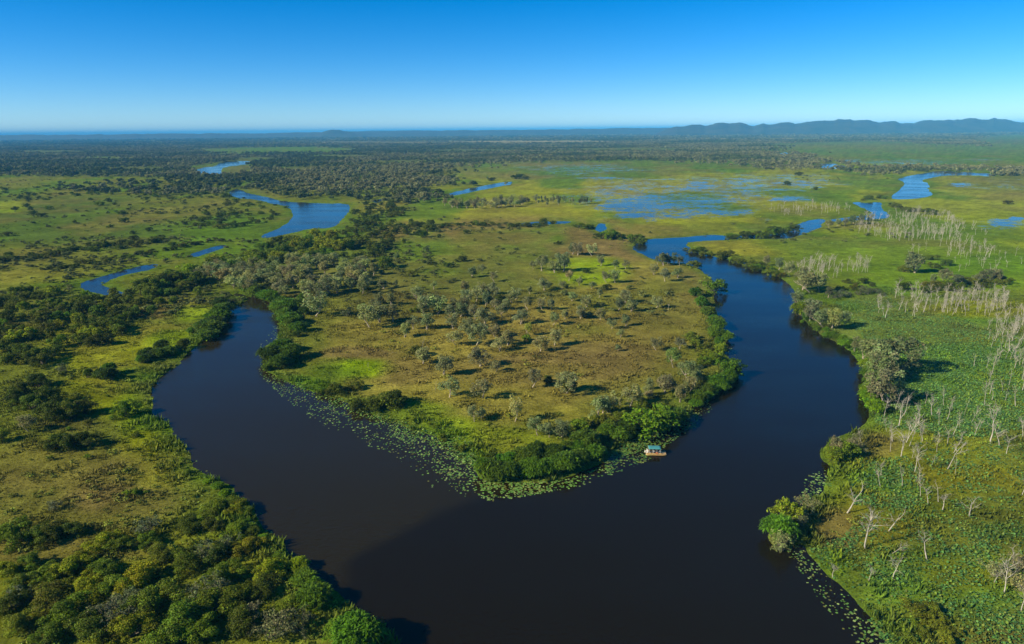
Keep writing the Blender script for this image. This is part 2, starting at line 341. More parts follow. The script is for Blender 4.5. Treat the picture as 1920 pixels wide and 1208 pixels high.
sb = N(nt, 'ShaderNodeMath', operation='SUBTRACT'); nt.links.new(fw, sb.inputs[0]); nt.links.new(th.outputs[0], sb.inputs[1])
wm = maprange(nt, sb.outputs[0], -0.015, 0.05, 0, 0.9)
ms = N(nt, 'ShaderNodeMixShader'); nt.links.new(wm, ms.inputs[0]); nt.links.new(pg.outputs[0], ms.inputs[1]); nt.links.new(pw.outputs[0], ms.inputs[2])
nt.links.new(ms.outputs[0], out.inputs[0])
g_me = mesh_np('ground', np.stack([XX, YY, ZZ], -1).reshape(-1, 3), quads, {'cover': CC.reshape(-1, 3), 'wet': WW.reshape(-1)}, [mg], None, True)
obj('ground', g_me, kind='structure')

# ------------------------------------------------------------------ water
mw, nt, out = new_mat('river_water')
geo = N(nt, 'ShaderNodeNewGeometry')
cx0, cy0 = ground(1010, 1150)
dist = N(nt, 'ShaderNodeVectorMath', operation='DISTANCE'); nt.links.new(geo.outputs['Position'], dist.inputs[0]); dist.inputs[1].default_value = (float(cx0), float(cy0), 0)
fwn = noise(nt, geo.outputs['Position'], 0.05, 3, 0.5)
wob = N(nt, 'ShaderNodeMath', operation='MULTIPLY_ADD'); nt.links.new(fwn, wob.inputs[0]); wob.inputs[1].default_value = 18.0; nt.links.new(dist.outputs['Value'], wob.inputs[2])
brown_mask = maprange(nt, wob.outputs[0], 54, 60, 0, 1)  # lighter brown water outside a wavy circle, fading out to the right
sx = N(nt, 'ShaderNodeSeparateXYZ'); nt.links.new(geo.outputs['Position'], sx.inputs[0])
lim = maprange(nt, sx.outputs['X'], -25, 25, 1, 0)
sm_ = N(nt, 'ShaderNodeMath', operation='MULTIPLY'); nt.links.new(brown_mask, sm_.inputs[0]); nt.links.new(lim, sm_.inputs[1])
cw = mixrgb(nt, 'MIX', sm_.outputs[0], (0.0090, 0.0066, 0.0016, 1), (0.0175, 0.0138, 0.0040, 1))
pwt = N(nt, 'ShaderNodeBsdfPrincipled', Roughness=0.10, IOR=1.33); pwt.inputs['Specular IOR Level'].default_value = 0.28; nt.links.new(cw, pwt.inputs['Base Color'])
mp = N(nt, 'ShaderNodeMapping'); mp.inputs['Scale'].default_value = (0.8, 1.3, 1); nt.links.new(geo.outputs['Position'], mp.inputs[0])
fb = noise(nt, mp.outputs[0], 0.7, 4, 0.6)
bw = N(nt, 'ShaderNodeBump', Distance=0.25); mp2 = N(nt, 'ShaderNodeMapping'); mp2.inputs['Scale'].default_value = (0.35, 1.0, 1); mp2.inputs['Rotation'].default_value = (0, 0, 0.5); nt.links.new(geo.outputs['Position'], mp2.inputs[0]); ruf = noise(nt, mp2.outputs[0], 0.03, 5, 0.6); nt.links.new(maprange(nt, ruf, 0.38, 0.62, 0.08, 0.55), bw.inputs['Strength']); nt.links.new(maprange(nt, ruf, 0.38, 0.62, 0.05, 0.16), pwt.inputs['Roughness']); nt.links.new(fb, bw.inputs['Height']); nt.links.new(bw.outputs[0], pwt.inputs['Normal'])
nt.links.new(pwt.outputs[0], out.inputs[0])
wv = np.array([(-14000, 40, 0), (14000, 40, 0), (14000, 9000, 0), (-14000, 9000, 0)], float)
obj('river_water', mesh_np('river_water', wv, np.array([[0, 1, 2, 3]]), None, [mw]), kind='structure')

# ------------------------------------------------------------------ hills on the horizon
mh, nt, out = new_mat('wooded_hills')
geo = N(nt, 'ShaderNodeNewGeometry')
f = noise(nt, geo.outputs['Position'], 0.004, 8, 0.65); f = maprange(nt, f, 0.35, 0.68, 0, 1)
c = mixrgb(nt, 'MIX', f, (0.014, 0.026, 0.012, 1), (0.050, 0.054, 0.030, 1))
p = N(nt, 'ShaderNodeBsdfPrincipled', Roughness=0.95); nt.links.new(c, p.inputs['Base Color']); nt.links.new(p.outputs[0], out.inputs[0])

def hill_range(name, prof, dist_m, depth, seed):
    xs = np.arange(prof[0][0], prof[-1][0] + 1, 3.0)
    ys = np.interp(xs, [q[0] for q in prof], [q[1] for q in prof])
    hor = 245 - math.tan(ROLL) * (xs - 960)
    hz = np.maximum(H + (hor - ys) / F * dist_m, 4) + (fbm(xs / 20., xs * 0, seed, 5) - (0.66 if seed == 41 else 0.5)) * (80 if seed == 41 else 30)
    ew = 60 if xs[-1] - xs[0] > 300 else 20; ends = np.minimum(smooth(0, ew, xs - xs[0]), 1) * np.minimum(smooth(0, ew, xs[-1] - xs), 1)
    if prof[0][0] <= -400: ends = np.ones_like(ends)
    hz = np.maximum(hz * np.maximum(ends, 0.02), 1)
    X0 = (xs - 960) / F / math.cos(PITCH) * dist_m
    rows = np.linspace(-1, 1, 25)
    v = []
    for r_ in rows:
        Yr = dist_m + r_ * depth
        prof_ = np.cos(r_ * math.pi / 2) ** 0.8 if abs(r_) < 1 else 0
        rough = (fbm(X0 / 380., np.full_like(X0, Yr / 380.), seed + 3, 5) - 0.5)
        z = hz * prof_ * (1 + 0.75 * rough * (1 - prof_)) + rough * 50 * prof_ * (1 - prof_) - (0 if abs(r_) < 1 else 2)
        v.append(np.stack([X0 * Yr / dist_m, np.full_like(X0, Yr), z], -1))
    v = np.array(v); n_, m_ = v.shape[:2]; ii = np.arange(n_ * m_).reshape(n_, m_)
    q = np.stack([ii[:-1, :-1], ii[:-1, 1:], ii[1:, 1:], ii[1:, :-1]], -1).reshape(-1, 4)
    obj(name, mesh_np(name, v.reshape(-1, 3), q, None, [mh], None, True), kind='structure')

hill_range('hills', [(1190,243),(1230,239),(1262,236),(1290,233),(1320,232.5),(1350,231),(1385,234),(1412,234),(1440,229.5),(1490,227.5),(1525,226.5),(1562,224.5),(1600,226.5),(1650,229),(1690,226.5),(1722,223.5),(1765,223),(1800,221.5),(1826,226.5),(1870,228),(1920,226.5),(2050,225),(2300,224)], 11000, 1200, 41)
hill_range('hills', [(-900,260),(-300,258),(0,254),(90,253),(200,252),(300,251),(420,250),(560,249),(640,248),(800,245.5),(950,244),(1080,242),(1200,240),(1400,240),(1700,236),(2100,233),(2700,230)], 14000, 1500, 43)
hill_range('hills', [(590,251),(630,249),(644,245),(652,243.5),(664,243.5),(672,246),(690,249),(720,251)], 12600, 450, 47)
hill_range('hills', [(480,252),(560,249),(640,247.5),(720,245.5),(830,244.5),(850,246),(900,246),(1000,245)], 18000, 1200, 53)

# ------------------------------------------------------------------ plant meshes
def tube(path, rad, sides=5):
    path = np.array(path, float); n = len(path); v = []
    for i in range(n):
        d = path[min(i + 1, n - 1)] - path[max(i - 1, 0)]; d /= np.linalg.norm(d) + 1e-9
        a = np.cross(d, (0.31, 0.95, 0.1)); a /= np.linalg.norm(a) + 1e-9; b = np.cross(d, a)
        an = np.arange(sides) * 2 * math.pi / sides
        v.append(path[i] + rad[i] * (np.cos(an)[:, None] * a + np.sin(an)[:, None] * b))
    v = np.concatenate(v); f = []
    for i in range(n - 1):
        for s in range(sides):
            f.append((i * sides + s, i * sides + (s + 1) % sides, (i + 1) * sides + (s + 1) % sides, (i + 1) * sides + s))
    return v, np.array(f)

class Geo:
    def __init__(self): self.v = []; self.f = []; self.t = []; self.n = 0
    def add(self, v, f, tint=None):
        self.v.append(v); self.f.append(f + self.n); self.n += len(v)
        self.t.append(np.ones((len(v), 3)) if tint is None else tint)
    def mesh(self, name, mat, smooth_shade=False):
        return mesh_np(name, np.concatenate(self.v), np.concatenate(self.f), {'tint': np.concatenate(self.t)}, [mat], None, smooth_shade)

def leaves(g, r, centres, radii, n, size, aspect=1.6, out=0.9, flat=1.0, tvar=0.22, low=-0.5):
    """n leaf faces on and inside each clump"""
    for c, R in zip(centres, radii):
        k = max(6, int(n * R * R))
        d = r.normal(size=(k, 3)); d /= np.linalg.norm(d, axis=1)[:, None]
        d[:, 2] = np.where(d[:, 2] < low, -d[:, 2], d[:, 2])
        rr = R * (0.55 + 0.5 * r.random(k) ** 0.7)
        p = c + d * rr[:, None] * np.array((1, 1, flat))
        nn = d * out + r.normal(size=(k, 3)) * 0.55 + np.array((0, 0, 0.15)); nn /= np.linalg.norm(nn, axis=1)[:, None]
        a = np.cross(nn, r.normal(size=(k, 3))); a /= np.linalg.norm(a, axis=1)[:, None]; b = np.cross(nn, a)
        s = size * (0.6 + 0.8 * r.random(k))[:, None]
        q = np.stack([p - a * s * aspect * .5, p + b * s * .5 + nn * s * .12, p + a * s * aspect * .5, p - b * s * .5 + nn * s * .12], 1).reshape(-1, 3)
        base = 1 + tvar * r.normal() * 0.8
        t = np.clip(base + tvar * r.normal(size=(k, 1)), 0.4, 1.7) * np.array((1, 1, 1.0)) * (1 + 0.08 * r.normal(size=(k, 3)))
        g.add(q, np.arange(4 * k).reshape(k, 4), np.repeat(t, 4, 0))

def limb(g, r, start, direction, length, r0, r1, bend=0.18, segs=5, sides=5, sink=0.0):
    p = [np.array(start, float)]; d = np.array(direction, float); d /= np.linalg.norm(d)
    for i in range(segs):
        d = d + r.normal(size=3) * bend + np.array((0, 0, sink)); d /= np.linalg.norm(d); p.append(p[-1] + d * length / segs)
    v, f = tube(p, np.linspace(r0, r1, segs + 1), sides); g.add(v, f)
    return p, d

M_PBARK = bark_material('paperbark_bark', (0.42, 0.36, 0.27), (0.24, 0.19, 0.13))
M_DEAD = bark_material('bleached_dead_wood', (0.44, 0.41, 0.34), (0.24, 0.215, 0.16))
M_STEM = bark_material('grey_stems', (0.22, 0.20, 0.15), (0.13, 0.12, 0.085))
M_BARK = bark_material('grey_brown_bark', (0.16, 0.13, 0.09), (0.08, 0.065, 0.045))
M_PLEAF = leaf_material('paperbark_leaves', (0.170, 0.190, 0.078))
M_BLEAF = leaf_material('strap_leaves', (0.090, 0.150, 0.010), 0.28)
M_SLEAF = leaf_material('shrub_leaves', (0.110, 0.138, 0.010))
M_TWIG = leaf_material('grey_twigs_and_leaves', (0.120, 0.135, 0.055), 0.08)

def make_paperbark(seed, hgt=10.0, spread=3.0, dens=26, leaf=0.42):
    r = np.random.default_rng(seed); tr = Geo(); cr = Geo()
    nst = r.integers(1, 3); tips = []
    for s in range(nst):
        lean = np.array((r.normal() * 0.16, r.normal() * 0.16, 1.0))
        th = hgt * r.uniform(0.30, 0.42)
        p, d = limb(tr, r, (r.normal() * 0.25 * s, r.normal() * 0.25 * s, -0.15), lean, th, 0.22, 0.13, 0.07, 4, 6)
        for k in range(r.integers(3, 5)):
            a = r.uniform(0, 6.28); o = r.uniform(0.25, 0.85)
            q, e = limb(tr, r, p[-1 - r.integers(0, 2)], (math.cos(a) * o, math.sin(a) * o, 1.0), hgt * r.uniform(0.28, 0.5), 0.095, 0.03, 0.16, 5, 5)
            tips += [q[-1], q[-2]]
            if r.random() < .8:
                w, e = limb(tr, r, q[2], e + r.normal(size=3) * 0.7, hgt * r.uniform(.15, .28), 0.07, 0.025, 0.15, 4, 4); tips.append(w[-1])
    tips = np.array(tips); c0 = tips.mean(0)
    tips[:, :2] = c0[:2] * 0.4 + (tips[:, :2] - c0[:2]) * (spread * .85 / max(1.0, np.abs(tips[:, :2] - c0[:2]).max()))
    tips[:, 2] = np.clip(tips[:, 2], hgt * 0.34, hgt * 0.9)
    k = 16; a = r.uniform(0, 6.283, k); zz = r.uniform(.28, .88, k); q = spread * np.sqrt(np.clip(1 - ((zz - .55) / .42) ** 2, .1, 1)) * r.uniform(.35, .95, k)
    extra = np.stack([c0[0] * .4 + np.cos(a) * q, c0[1] * .4 + np.sin(a) * q, zz * hgt], 1)
    cs = np.concatenate([tips, extra]); leaves(cr, r, cs, r.uniform(0.7, 1.25, len(cs)), dens * 3, leaf * .62, 2.0, 0.9, 1.2, .2, -.8)
    return tr.mesh('paperbark_trunk', M_PBARK, True), cr.mesh('paperbark_crown', M_PLEAF)

def make_dead(seed, hgt=11.0, fork=1.0):
    r = np.random.default_rng(seed); tr = Geo(); br = Geo()
    lean = np.array((r.normal() * 0.09, r.normal() * 0.09, 1.0))
    p, d = limb(tr, r, (0, 0, -0.15), lean, hgt * r.uniform(0.55, 0.92), r.uniform(.10, .25), 0.05, 0.06, 6, 6)
    for k in range(max(3, int(r.integers(6, 11) * fork))):
        i = r.integers(3, 7); a = r.uniform(0, 6.28); o = r.uniform(0.35, 1.0)
        q, e = limb(br, r, p[min(i, 6)], (math.cos(a) * o, math.sin(a) * o, 1.15), hgt * r.uniform(0.16, 0.36), 0.07, 0.022, 0.14, 4, 4)
        for z in range(r.integers(7, 13)):
            limb(br, r, q[r.integers(1, 5)], e + r.normal(size=3) * 0.7, hgt * r.uniform(.07, .18), 0.026, 0.010, 0.2, 3, 3)
    return tr.mesh('dead_trunk', M_DEAD, True), br.mesh('dead_branches', M_DEAD, True)

def make_bankbush(seed, hgt=4.5, width=3.2, n=46):
    """strap-leaved thicket plant: rosettes of long arching leaves on short stems"""
    r = np.random.default_rng(seed); st = Geo(); cr = Geo()
    for i in range(n):
        a = r.uniform(0, 6.28); q = math.sqrt(r.random()); z = hgt * (0.30 + 0.62 * math.sqrt(max(0, 1 - q * q * .92)) * r.uniform(.75, 1.08))
        c = np.array((math.cos(a) * q * width, math.sin(a) * q * width, z))
        if i % 5 == 0: limb(st, r, (c[0] * .35, c[1] * .35, -0.15), c - np.array((c[0] * .35, c[1] * .35, 0)), z, 0.09, 0.05, 0.05, 3, 4)
        k = 30; ang = r.uniform(0, 6.28, k); elv = r.uniform(-0.15, 1.35, k); L = r.uniform(0.9, 1.75, k); w = r.uniform(0.07, 0.13, k)
        h = np.stack([np.cos(ang) * np.cos(elv), np.sin(ang) * np.cos(elv), np.sin(elv)], 1)
        s = np.stack([-np.sin(ang), np.cos(ang), np.zeros(k)], 1)
        p0 = np.repeat(c[None], k, 0); p1 = p0 + h * L[:, None] * .6; p2 = p1 + (h * .5 + np.array((0, 0, -0.45))) * L[:, None] * .7
        v = np.stack([p0 - s * w[:, None] * .5, p0 + s * w[:, None] * .5, p1 + s * w[:, None], p1 - s * w[:, None], p2 + s * w[:, None] * .25, p2 - s * w[:, None] * .25], 1).reshape(-1, 3)
        b = np.arange(k)[:, None] * 6
        f = np.concatenate([b + np.array([[0, 1, 2, 3]]), b + np.array([[3, 2, 4, 5]])])
        t = np.clip(1 + 0.2 * r.normal() + 0.2 * r.normal(size=(k, 1)), .45, 1.7) * np.ones((1, 3))
        cr.add(v, f, np.repeat(t, 6, 0))
    m_ = np.array([(math.cos(a) * width * .5, math.sin(a) * width * .5, hgt * .3) for a in np.arange(0, 6.2, 0.9)] + [(0, 0, hgt * .45)])
    leaves(cr, r, m_, np.full(len(m_), width * .36), 26, 0.45, 1.8)
    return st.mesh('bush_stems', M_BARK, True), cr.mesh('bush_leaves', M_BLEAF)

def make_shrub(seed, hgt=4.5, width=4.0, n=24, leaf=0.27, dens=85, mat=None):
    r = np.random.default_rng(seed); st = Geo(); cr = Geo(); cs = []; rs = []
    for i in range(n):
        a = r.uniform(0, 6.28); q = math.sqrt(r.random()) * 0.92
        z = hgt * (0.18 + 0.62 * math.sqrt(max(0.05, 1 - q * q)) * r.uniform(.42, 1.18))
        lob = 0.72 + 0.42 * math.sin(2 * a + seed) + 0.16 * math.sin(5 * a + seed * 2)
        cs.append((math.cos(a) * q * width * lob, math.sin(a) * q * width * lob, z)); rs.append(r.uniform(0.45, 1.25) * hgt / 4.5)
    for i in range(7):
        c = np.array(cs[i]); limb(st, r, (r.normal() * .2, r.normal() * .2, -0.15), c, np.linalg.norm(c) * 0.95, 0.12, 0.04, 0.06, 4, 5)
    for i in range(8):
        a = i * .785 + r.normal() * .3; lob = (0.72 + 0.42 * math.sin(2 * a + seed)) * r.uniform(.5, .95); cs.append((math.cos(a) * width * lob, math.sin(a) * width * lob, hgt * .15)); rs.append(hgt * r.uniform(.12, .24))
    leaves(cr, r, np.array(cs), np.array(rs), dens, leaf, 1.5, 0.95, 0.8, .24)
    return st.mesh('shrub_stems', M_BARK, True), cr.mesh('shrub_leaves', mat or M_SLEAF)

def make_twiggy(seed, hgt=3.6, width=3.2):
    """grey half-bare bush: many fine upright branches with thin leaf"""
    r = np.random.default_rng(seed); st = Geo(); cr = Geo(); tips = []
    for i in range(16):
        a = r.uniform(0, 6.28); o = r.uniform(.3, 1.0)
        p, d = limb(st, r, (r.normal() * .3, r.normal() * .3, -0.15), (math.cos(a) * o * width / hgt * 1.2, math.sin(a) * o * width / hgt * 1.2, 1), hgt * r.uniform(.8, 1.15), 0.07, 0.025, 0.12, 4, 4)
        for z in range(4):
            q, e = limb(st, r, p[r.integers(2, 5)], d + r.normal(size=3) * .7, hgt * .3, 0.03, 0.012, .2, 3, 3); tips.append(q[-1])
    tips = np.array(tips); leaves(cr, r, tips, r.uniform(.4, .75, len(tips)), 60, 0.17, 2.6, 0.4)
    return st.mesh('grey_stems', M_STEM, True), cr.mesh('grey_leaves', M_TWIG)

KIND = {
 'paperbark': [make_paperbark(100 + i, 10, r_, d_) for i, (r_, d_) in enumerate([(2.6, 26), (3.2, 24), (2.2, 28), (3.6, 22), (2.8, 30), (3.0, 18), (2.0, 24), (3.4, 28)])],
 'dead': [make_dead(200 + i, 10, [1, .6, 1.3, .8, 1, .3, 1.5, .9, .2, 1.1][i]) for i in range(10)],
 'bank': [make_bankbush(300 + i, 4.5, w_) for i, w_ in enumerate([3.0, 3.4, 2.6, 3.8])],
 'shrub': [make_shrub(400 + i, 4.5, w_, n_) for i, (w_, n_) in enumerate([(3.6, 28), (4.4, 38), (4.0, 34), (5.0, 44), (3.2, 26), (4.6, 34)])],
 'thicket': [make_shrub(450 + i, 4.5, w_, n_, 0.17, 200) for i, (w_, n_) in enumerate([(3.4, 34), (4.0, 44), (3.7, 40), (4.3, 50), (3.1, 32)])],
 'twig': [make_twiggy(500 + i, 3.6, w_) for i, w_ in enumerate([2.8, 3.4, 3.0])],
}
KH = {'paperbark': 10.0, 'dead': 10.0, 'bank': 4.6, 'shrub': 4.2, 'thicket': 4.2, 'twig': 4.0}
PARTS = {'paperbark': ('trunk', 'crown'), 'dead': ('trunk', 'branches'), 'bank': ('stems', 'foliage'), 'shrub': ('stems', 'foliage'), 'thicket': ('stems', 'foliage'), 'twig': ('stems', 'foliage')}
JOINED = {}
def joined(kind, i):
    """trunk and crown as one mesh, for plants too small in the picture to show their parts"""
    if (kind, i) not in JOINED:
        vs, fs, ts, mi, mats, n = [], [], [], [], [], 0
        for j, me in enumerate(KIND[kind][i]):
            v = np.empty(len(me.vertices) * 3, np.float32); me.vertices.foreach_get('co', v)
            f = np.empty(len(me.loops), np.int32); me.loops.foreach_get('vertex_index', f)
            t = np.empty(len(me.vertices) * 4, np.float32); me.attributes['tint'].data.foreach_get('color', t)
            vs.append(v.reshape(-1, 3)); fs.append(f.reshape(-1, 4) + n); ts.append(t.reshape(-1, 4)); mi.append(np.full(len(f) // 4, j)); n += len(v) // 3
            mats.append(me.materials[0])
        JOINED[(kind, i)] = mesh_np('plant', np.concatenate(vs), np.concatenate(fs), {'tint': np.concatenate(ts)}, mats, np.concatenate(mi))
    return JOINED[(kind, i)]

TINTS = {'olive': (1.0, 1.0, 1.0), 'grey': (1.18, 1.18, 1.12), 'pale': (1.55, 1.5, 1.25), 'dark': (0.62, 0.68, 0.7), 'green': (0.9, 1.1, 0.7), 'lime': (1.75, 1.6, 0.6), 'vivid': (0.72, 1.12, 0.6), 'bright': (1.0, 1.2, 1.0), 'yellow': (1.22, 1.36, 1.0), 'deep': (0.6, 0.66, 0.7)}
PLANTED = []
def plant(kind, name, x, y, height, wide, tint, label, cat, group=None, parts=True, tilt=0.0):
    z = float(gz(x, y)[0]); z = max(z, -0.25)
    i = int(rng.integers(0, len(KIND[kind])))
    t = np.array(TINTS[tint]) * (1 + 0.12 * rng.normal()) * (1 + 0.07 * rng.normal(size=3)); t = np.clip(t, 0.25, 2.6)
    s = height / KH[kind]; a = float(rng.uniform(0, 6.283))
    if parts:
        root = bpy.data.objects.new(name, None); root.empty_display_size = 0.5; COL.objects.link(root)
        for pn, me in zip(PARTS[kind], KIND[kind][i]):
            o = bpy.data.objects.new(pn, me); COL.objects.link(o); o.parent = root; o.color = (*t, 1)
    else:
        root = bpy.data.objects.new(name, joined(kind, i)); COL.objects.link(root); root.color = (*t, 1)
    root.location = (x, y, z); root.scale = (s * wide, s * wide, s); root.rotation_euler = (tilt * math.cos(a * 3), tilt * math.sin(a * 3), a)
    root['label'] = label; root['category'] = cat
    if group: root['group'] = group
    PLANTED.append((x, y, s * wide * 3))
    return root

def mpp(px, py):
    x, y = ground(px, py); return float(project(x, y)[2]) / F          # metres per photo pixel at that ground point

def at_px(kind, name, px, py, hpx, wide, tint, label, cat, group=None, parts=True, tilt=0.0):
    x, y = ground(px, py); m = mpp(px, py)
    return plant(kind, name, float(x), float(y), hpx * m * 1.04, wide, tint, label, cat, group, parts, tilt)

def pick(t): return t[int(rng.integers(0, len(t)))]

def strip(kind, name, line, n, hmin, hmax, jit, wide, tints, label, cat, group, parts=True):
    line = np.array(line, float); seg = np.linalg.norm(np.diff(line, axis=0), axis=1); cum = np.concatenate([[0], np.cumsum(seg)])
    for k in range(n):
        u = cum[-1] * (k + 0.5 + rng.uniform(-.4, .4)) / n
        q = np.array([np.interp(u, cum, line[:, 0]), np.interp(u, cum, line[:, 1])]) + rng.normal(size=2) * np.array((jit, jit * .45))
        x, y = ground(q[0], q[1])
        plant(kind, name, float(x), float(y), rng.uniform(hmin, hmax) * rng.choice([.55, .8, 1, 1, 1.15]), wide * rng.uniform(.75, 1.35), pick(tints), label, cat, group, parts, 0.04)

def in_poly(p, P):
    c = False; x, y = p
    for i in range(len(P)):
        (ax, ay), (bx, by) = P[i - 1], P[i]
        if (ay > y) != (by > y) and x < (bx - ax) * (y - ay) / (by - ay) + ax: c = not c
    return c

CW = {'olive': 'olive green', 'dark': 'dark green', 'green': 'mid green', 'lime': 'bright lime green', 'deep': 'blackish green', 'grey': 'grey-green', 'pale': 'pale grey-green', 'yellow': 'yellow-green', 'bright': 'bright green', 'vivid': 'vivid green'}
def region(kind, name, P, n, hmin, hmax, gap, wide, tints, label, cat, group, parts=True, tilt=0.04, dry=0.5):
    """n plants at random inside the outline P (photo pixels on the ground), at least gap metres apart"""
    P = [tuple(q) for q in P]; xs = [q[0] for q in P]; ys = [q[1] for q in P]; got = []; tries = 0
    while len(got) < n and tries < n * 40:
        tries += 1
        q = (rng.uniform(min(xs), max(xs)), rng.uniform(min(ys), max(ys)))
        if not in_poly(q, P): continue
        x, y = (float(v) for v in ground(*q))
        if any((x - a) ** 2 + (y - b) ** 2 < gap * gap for a, b in got): continue
        if shore(np.array([x]), np.array([y]))[0] < dry: continue
        got.append((x, y))
        tn = pick(tints); lab = label.replace('{c}', CW[tn]); grp = group + (', ' + CW[tn] + ' ones' if lab != label else '')
        plant(kind, name, x, y, rng.uniform(hmin, hmax) * (rng.choice([.5, .75, 1, 1, 1.15]) if kind == 'shrub' else 1), wide * rng.uniform(.75, 1.35), tn, lab, cat, grp, parts, tilt)

# PLANTS_BELOW
# ------------------------------------------------------------------ trees scattered on the dry grass inside the bend
PB, TREE = 'paperbark_tree', 'tree'
L_ISL = 'grey-green paperbark tree with a pale trunk scattered on the dry brown grass inside the bend'
G_ISL = 'paperbarks scattered on the dry grass inside the bend'
# crop of the photograph at 3x from (480,520): x, y of the trunk foot, height
A = [(640,290,105),(700,262,95),(770,258,80),(762,165,58),(700,160,55),(945,215,90),(1020,215,90),(985,170,60),(910,135,60),(600,100,66),(720,70,50),
     (885,300,62),(965,300,75),(840,345,65),(1090,230,60),(1110,300,80),(1150,230,70),(1185,200,80),(1235,250,78),(1285,272,82),(1190,330,80),(1240,390,100),(1270,330,60),(1345,342,62),(1370,420,68),(1415,390,82),(1385,230,60),
     (1295,165,65),(1350,190,50),(1440,150,60),(1170,95,60),(1210,130,50),(1270,100,60),(1330,130,60),(1490,270,70),(1610,190,60),(1530,190,70),(1660,190,60),(1670,275,66),(1825,240,60),(1680,390,80),(1600,425,70),
     (1125,390,66),(940,495,90),(1060,560,90),(1260,510,92),(1350,540,52),(1275,690,95),(1555,630,100),(1745,660,102),(1230,820,82),(1265,800,56),(1585,900,90),(1650,910,70),(1715,915,90)]
B = [(300,175,60),(520,150,60),(480,190,60),(550,200,58),(690,180,62),(375,250,58),(265,240,60),(180,240,42),(520,280,60),(440,295,50),(490,345,40),(475,425,35),(690,420,66),(825,410,60),(330,70,36),(215,140,42)]
C = [(310,870,40),(735,965,55),(790,945,45),(860,990,50),(520,1035,42),(235,1030,46),(310,1020,36),(1080,920,40),(1130,930,80),(1200,940,60),(1250,930,88),(1330,840,60),(1410,845,60),(1300,835,56),(1460,900,50),(1540,920,42),(1600,920,42),(1280,985,52),(1340,1010,42),(1140,1040,60),(1240,1030,42),(1490,995,60),(1540,995,62),(1410,1030,36),(1820,990,60),(1760,950,50),(1890,970,50),(1600,1110,62),(1630,1160,60),(1780,1140,50),(1450,1080,42),(1300,1100,42),(1380,1140,50),(980,1090,60),(1060,1060,42),(420,1085,60),(480,1140,60),(545,1130,60),(850,1060,60),(760,1100,70),(700,1120,70),(640,1170,70),(930,1150,50),(180,1170,70),(130,1180,60)]
for (ox, oy, lst) in ((480, 520, A), (1000, 520, B), (640, 200, C)):
    for (a, b, h_) in lst:
        at_px('paperbark', PB, ox + a / 3, oy + b / 3, h_ / 3 * 1.22, rng.uniform(1.15, 1.65), pick(['grey', 'olive', 'grey', 'pale', 'olive']), L_ISL, TREE, G_ISL, True, 0.05)
# the ones that stand out
at_px('paperbark', PB, 592, 596, 52, 1.5, 'grey', 'large full grey-green paperbark at the edge of the left river arm, above the bank bushes', TREE)
at_px('paperbark', PB, 843, 748, 38, 1.6, 'grey', 'round full-crowned paperbark casting a wide shadow on the open grass near the lily shore', TREE)
at_px('paperbark', PB, 966, 794, 54, 0.8, 'pale', 'tall thin paperbark with two tiers of leaf standing alone on the open grass', TREE)
at_px('paperbark', PB, 993, 632, 28, 1.0, 'lime', 'bright green slender tree among the grey paperbarks inside the bend', TREE)
at_px('paperbark', PB, 1262, 692, 38, 1.0, 'green', 'dark green tree on a bare pale trunk near the right shore of the bend', TREE)
at_px('paperbark', PB, 1284, 745, 28, 1.0, 'yellow', 'yellow-leaved tree with a straight pale trunk above the right shore bushes', TREE)
at_px('shrub', 'round_shrub', 780, 668, 20, 1.0, 'dark', 'dark green round shrub beside a grey paperbark on the dry grass', 'shrub')
at_px('shrub', 'round_shrub', 782, 588, 14, 0.8, 'bright', 'small bright green shrub among the paperbarks inside the bend', 'shrub')
at_px('shrub', 'round_shrub', 988, 642, 12, 0.9, 'yellow', 'small yellow-green shrub at the foot of the bright green slender tree', 'shrub')
at_px('shrub', 'round_shrub', 865, 492, 10, 1.25, 'deep', 'very dark flat-topped shrub alone on the olive grass inside the bend', 'shrub')
at_px('shrub', 'round_shrub', 722, 504, 20, 1.1, 'olive', 'big round olive shrub with a long shadow at the edge of the belt forest', 'shrub')
at_px('twig', 'grey_bush', 650, 595, 14, 1.2, 'olive', 'grey-brown twiggy bush in the shadow of the large paperbark', 'shrub')
at_px('twig', 'grey_bush', 803, 474, 10, 1.1, 'dark', 'grey twiggy bush on the pale grass beside the belt forest', 'shrub')
at_px('dead', 'dead_tree', 691, 697, 18, 0.5, 'olive', 'short grey dead stump on the bright green wet patch', TREE)
at_px('dead', 'dead_tree', 792, 655, 24, 0.7, 'olive', 'slim white-trunked dead tree on the dry grass beside a dark round shrub', TREE)
at_px('dead', 'dead_tree', 816, 735, 16, 0.9, 'olive', 'low broken dead tree beside the round full-crowned paperbark', TREE)
at_px('dead', 'dead_tree', 1252, 585, 20, 1.0, 'olive', 'pale bare tree on the dry grass near the right shore of the bend', TREE)
for q in ((842,503,9),(875,440,7),(1046,460,7),(773,520,11),(931,472,5),(1100,514,8),(1137,545,10),(788,440,7),(935,568,12),(690,550,12),(680,545,12),(1068,735,15),(1028,722,15)):
    at_px('shrub', 'round_shrub', q[0], q[1], q[2], 1.0, pick(['dark', 'olive']), 'small dark rounded shrub dotted over the dry grass inside the bend', 'shrub', 'small shrubs dotted over the bend')

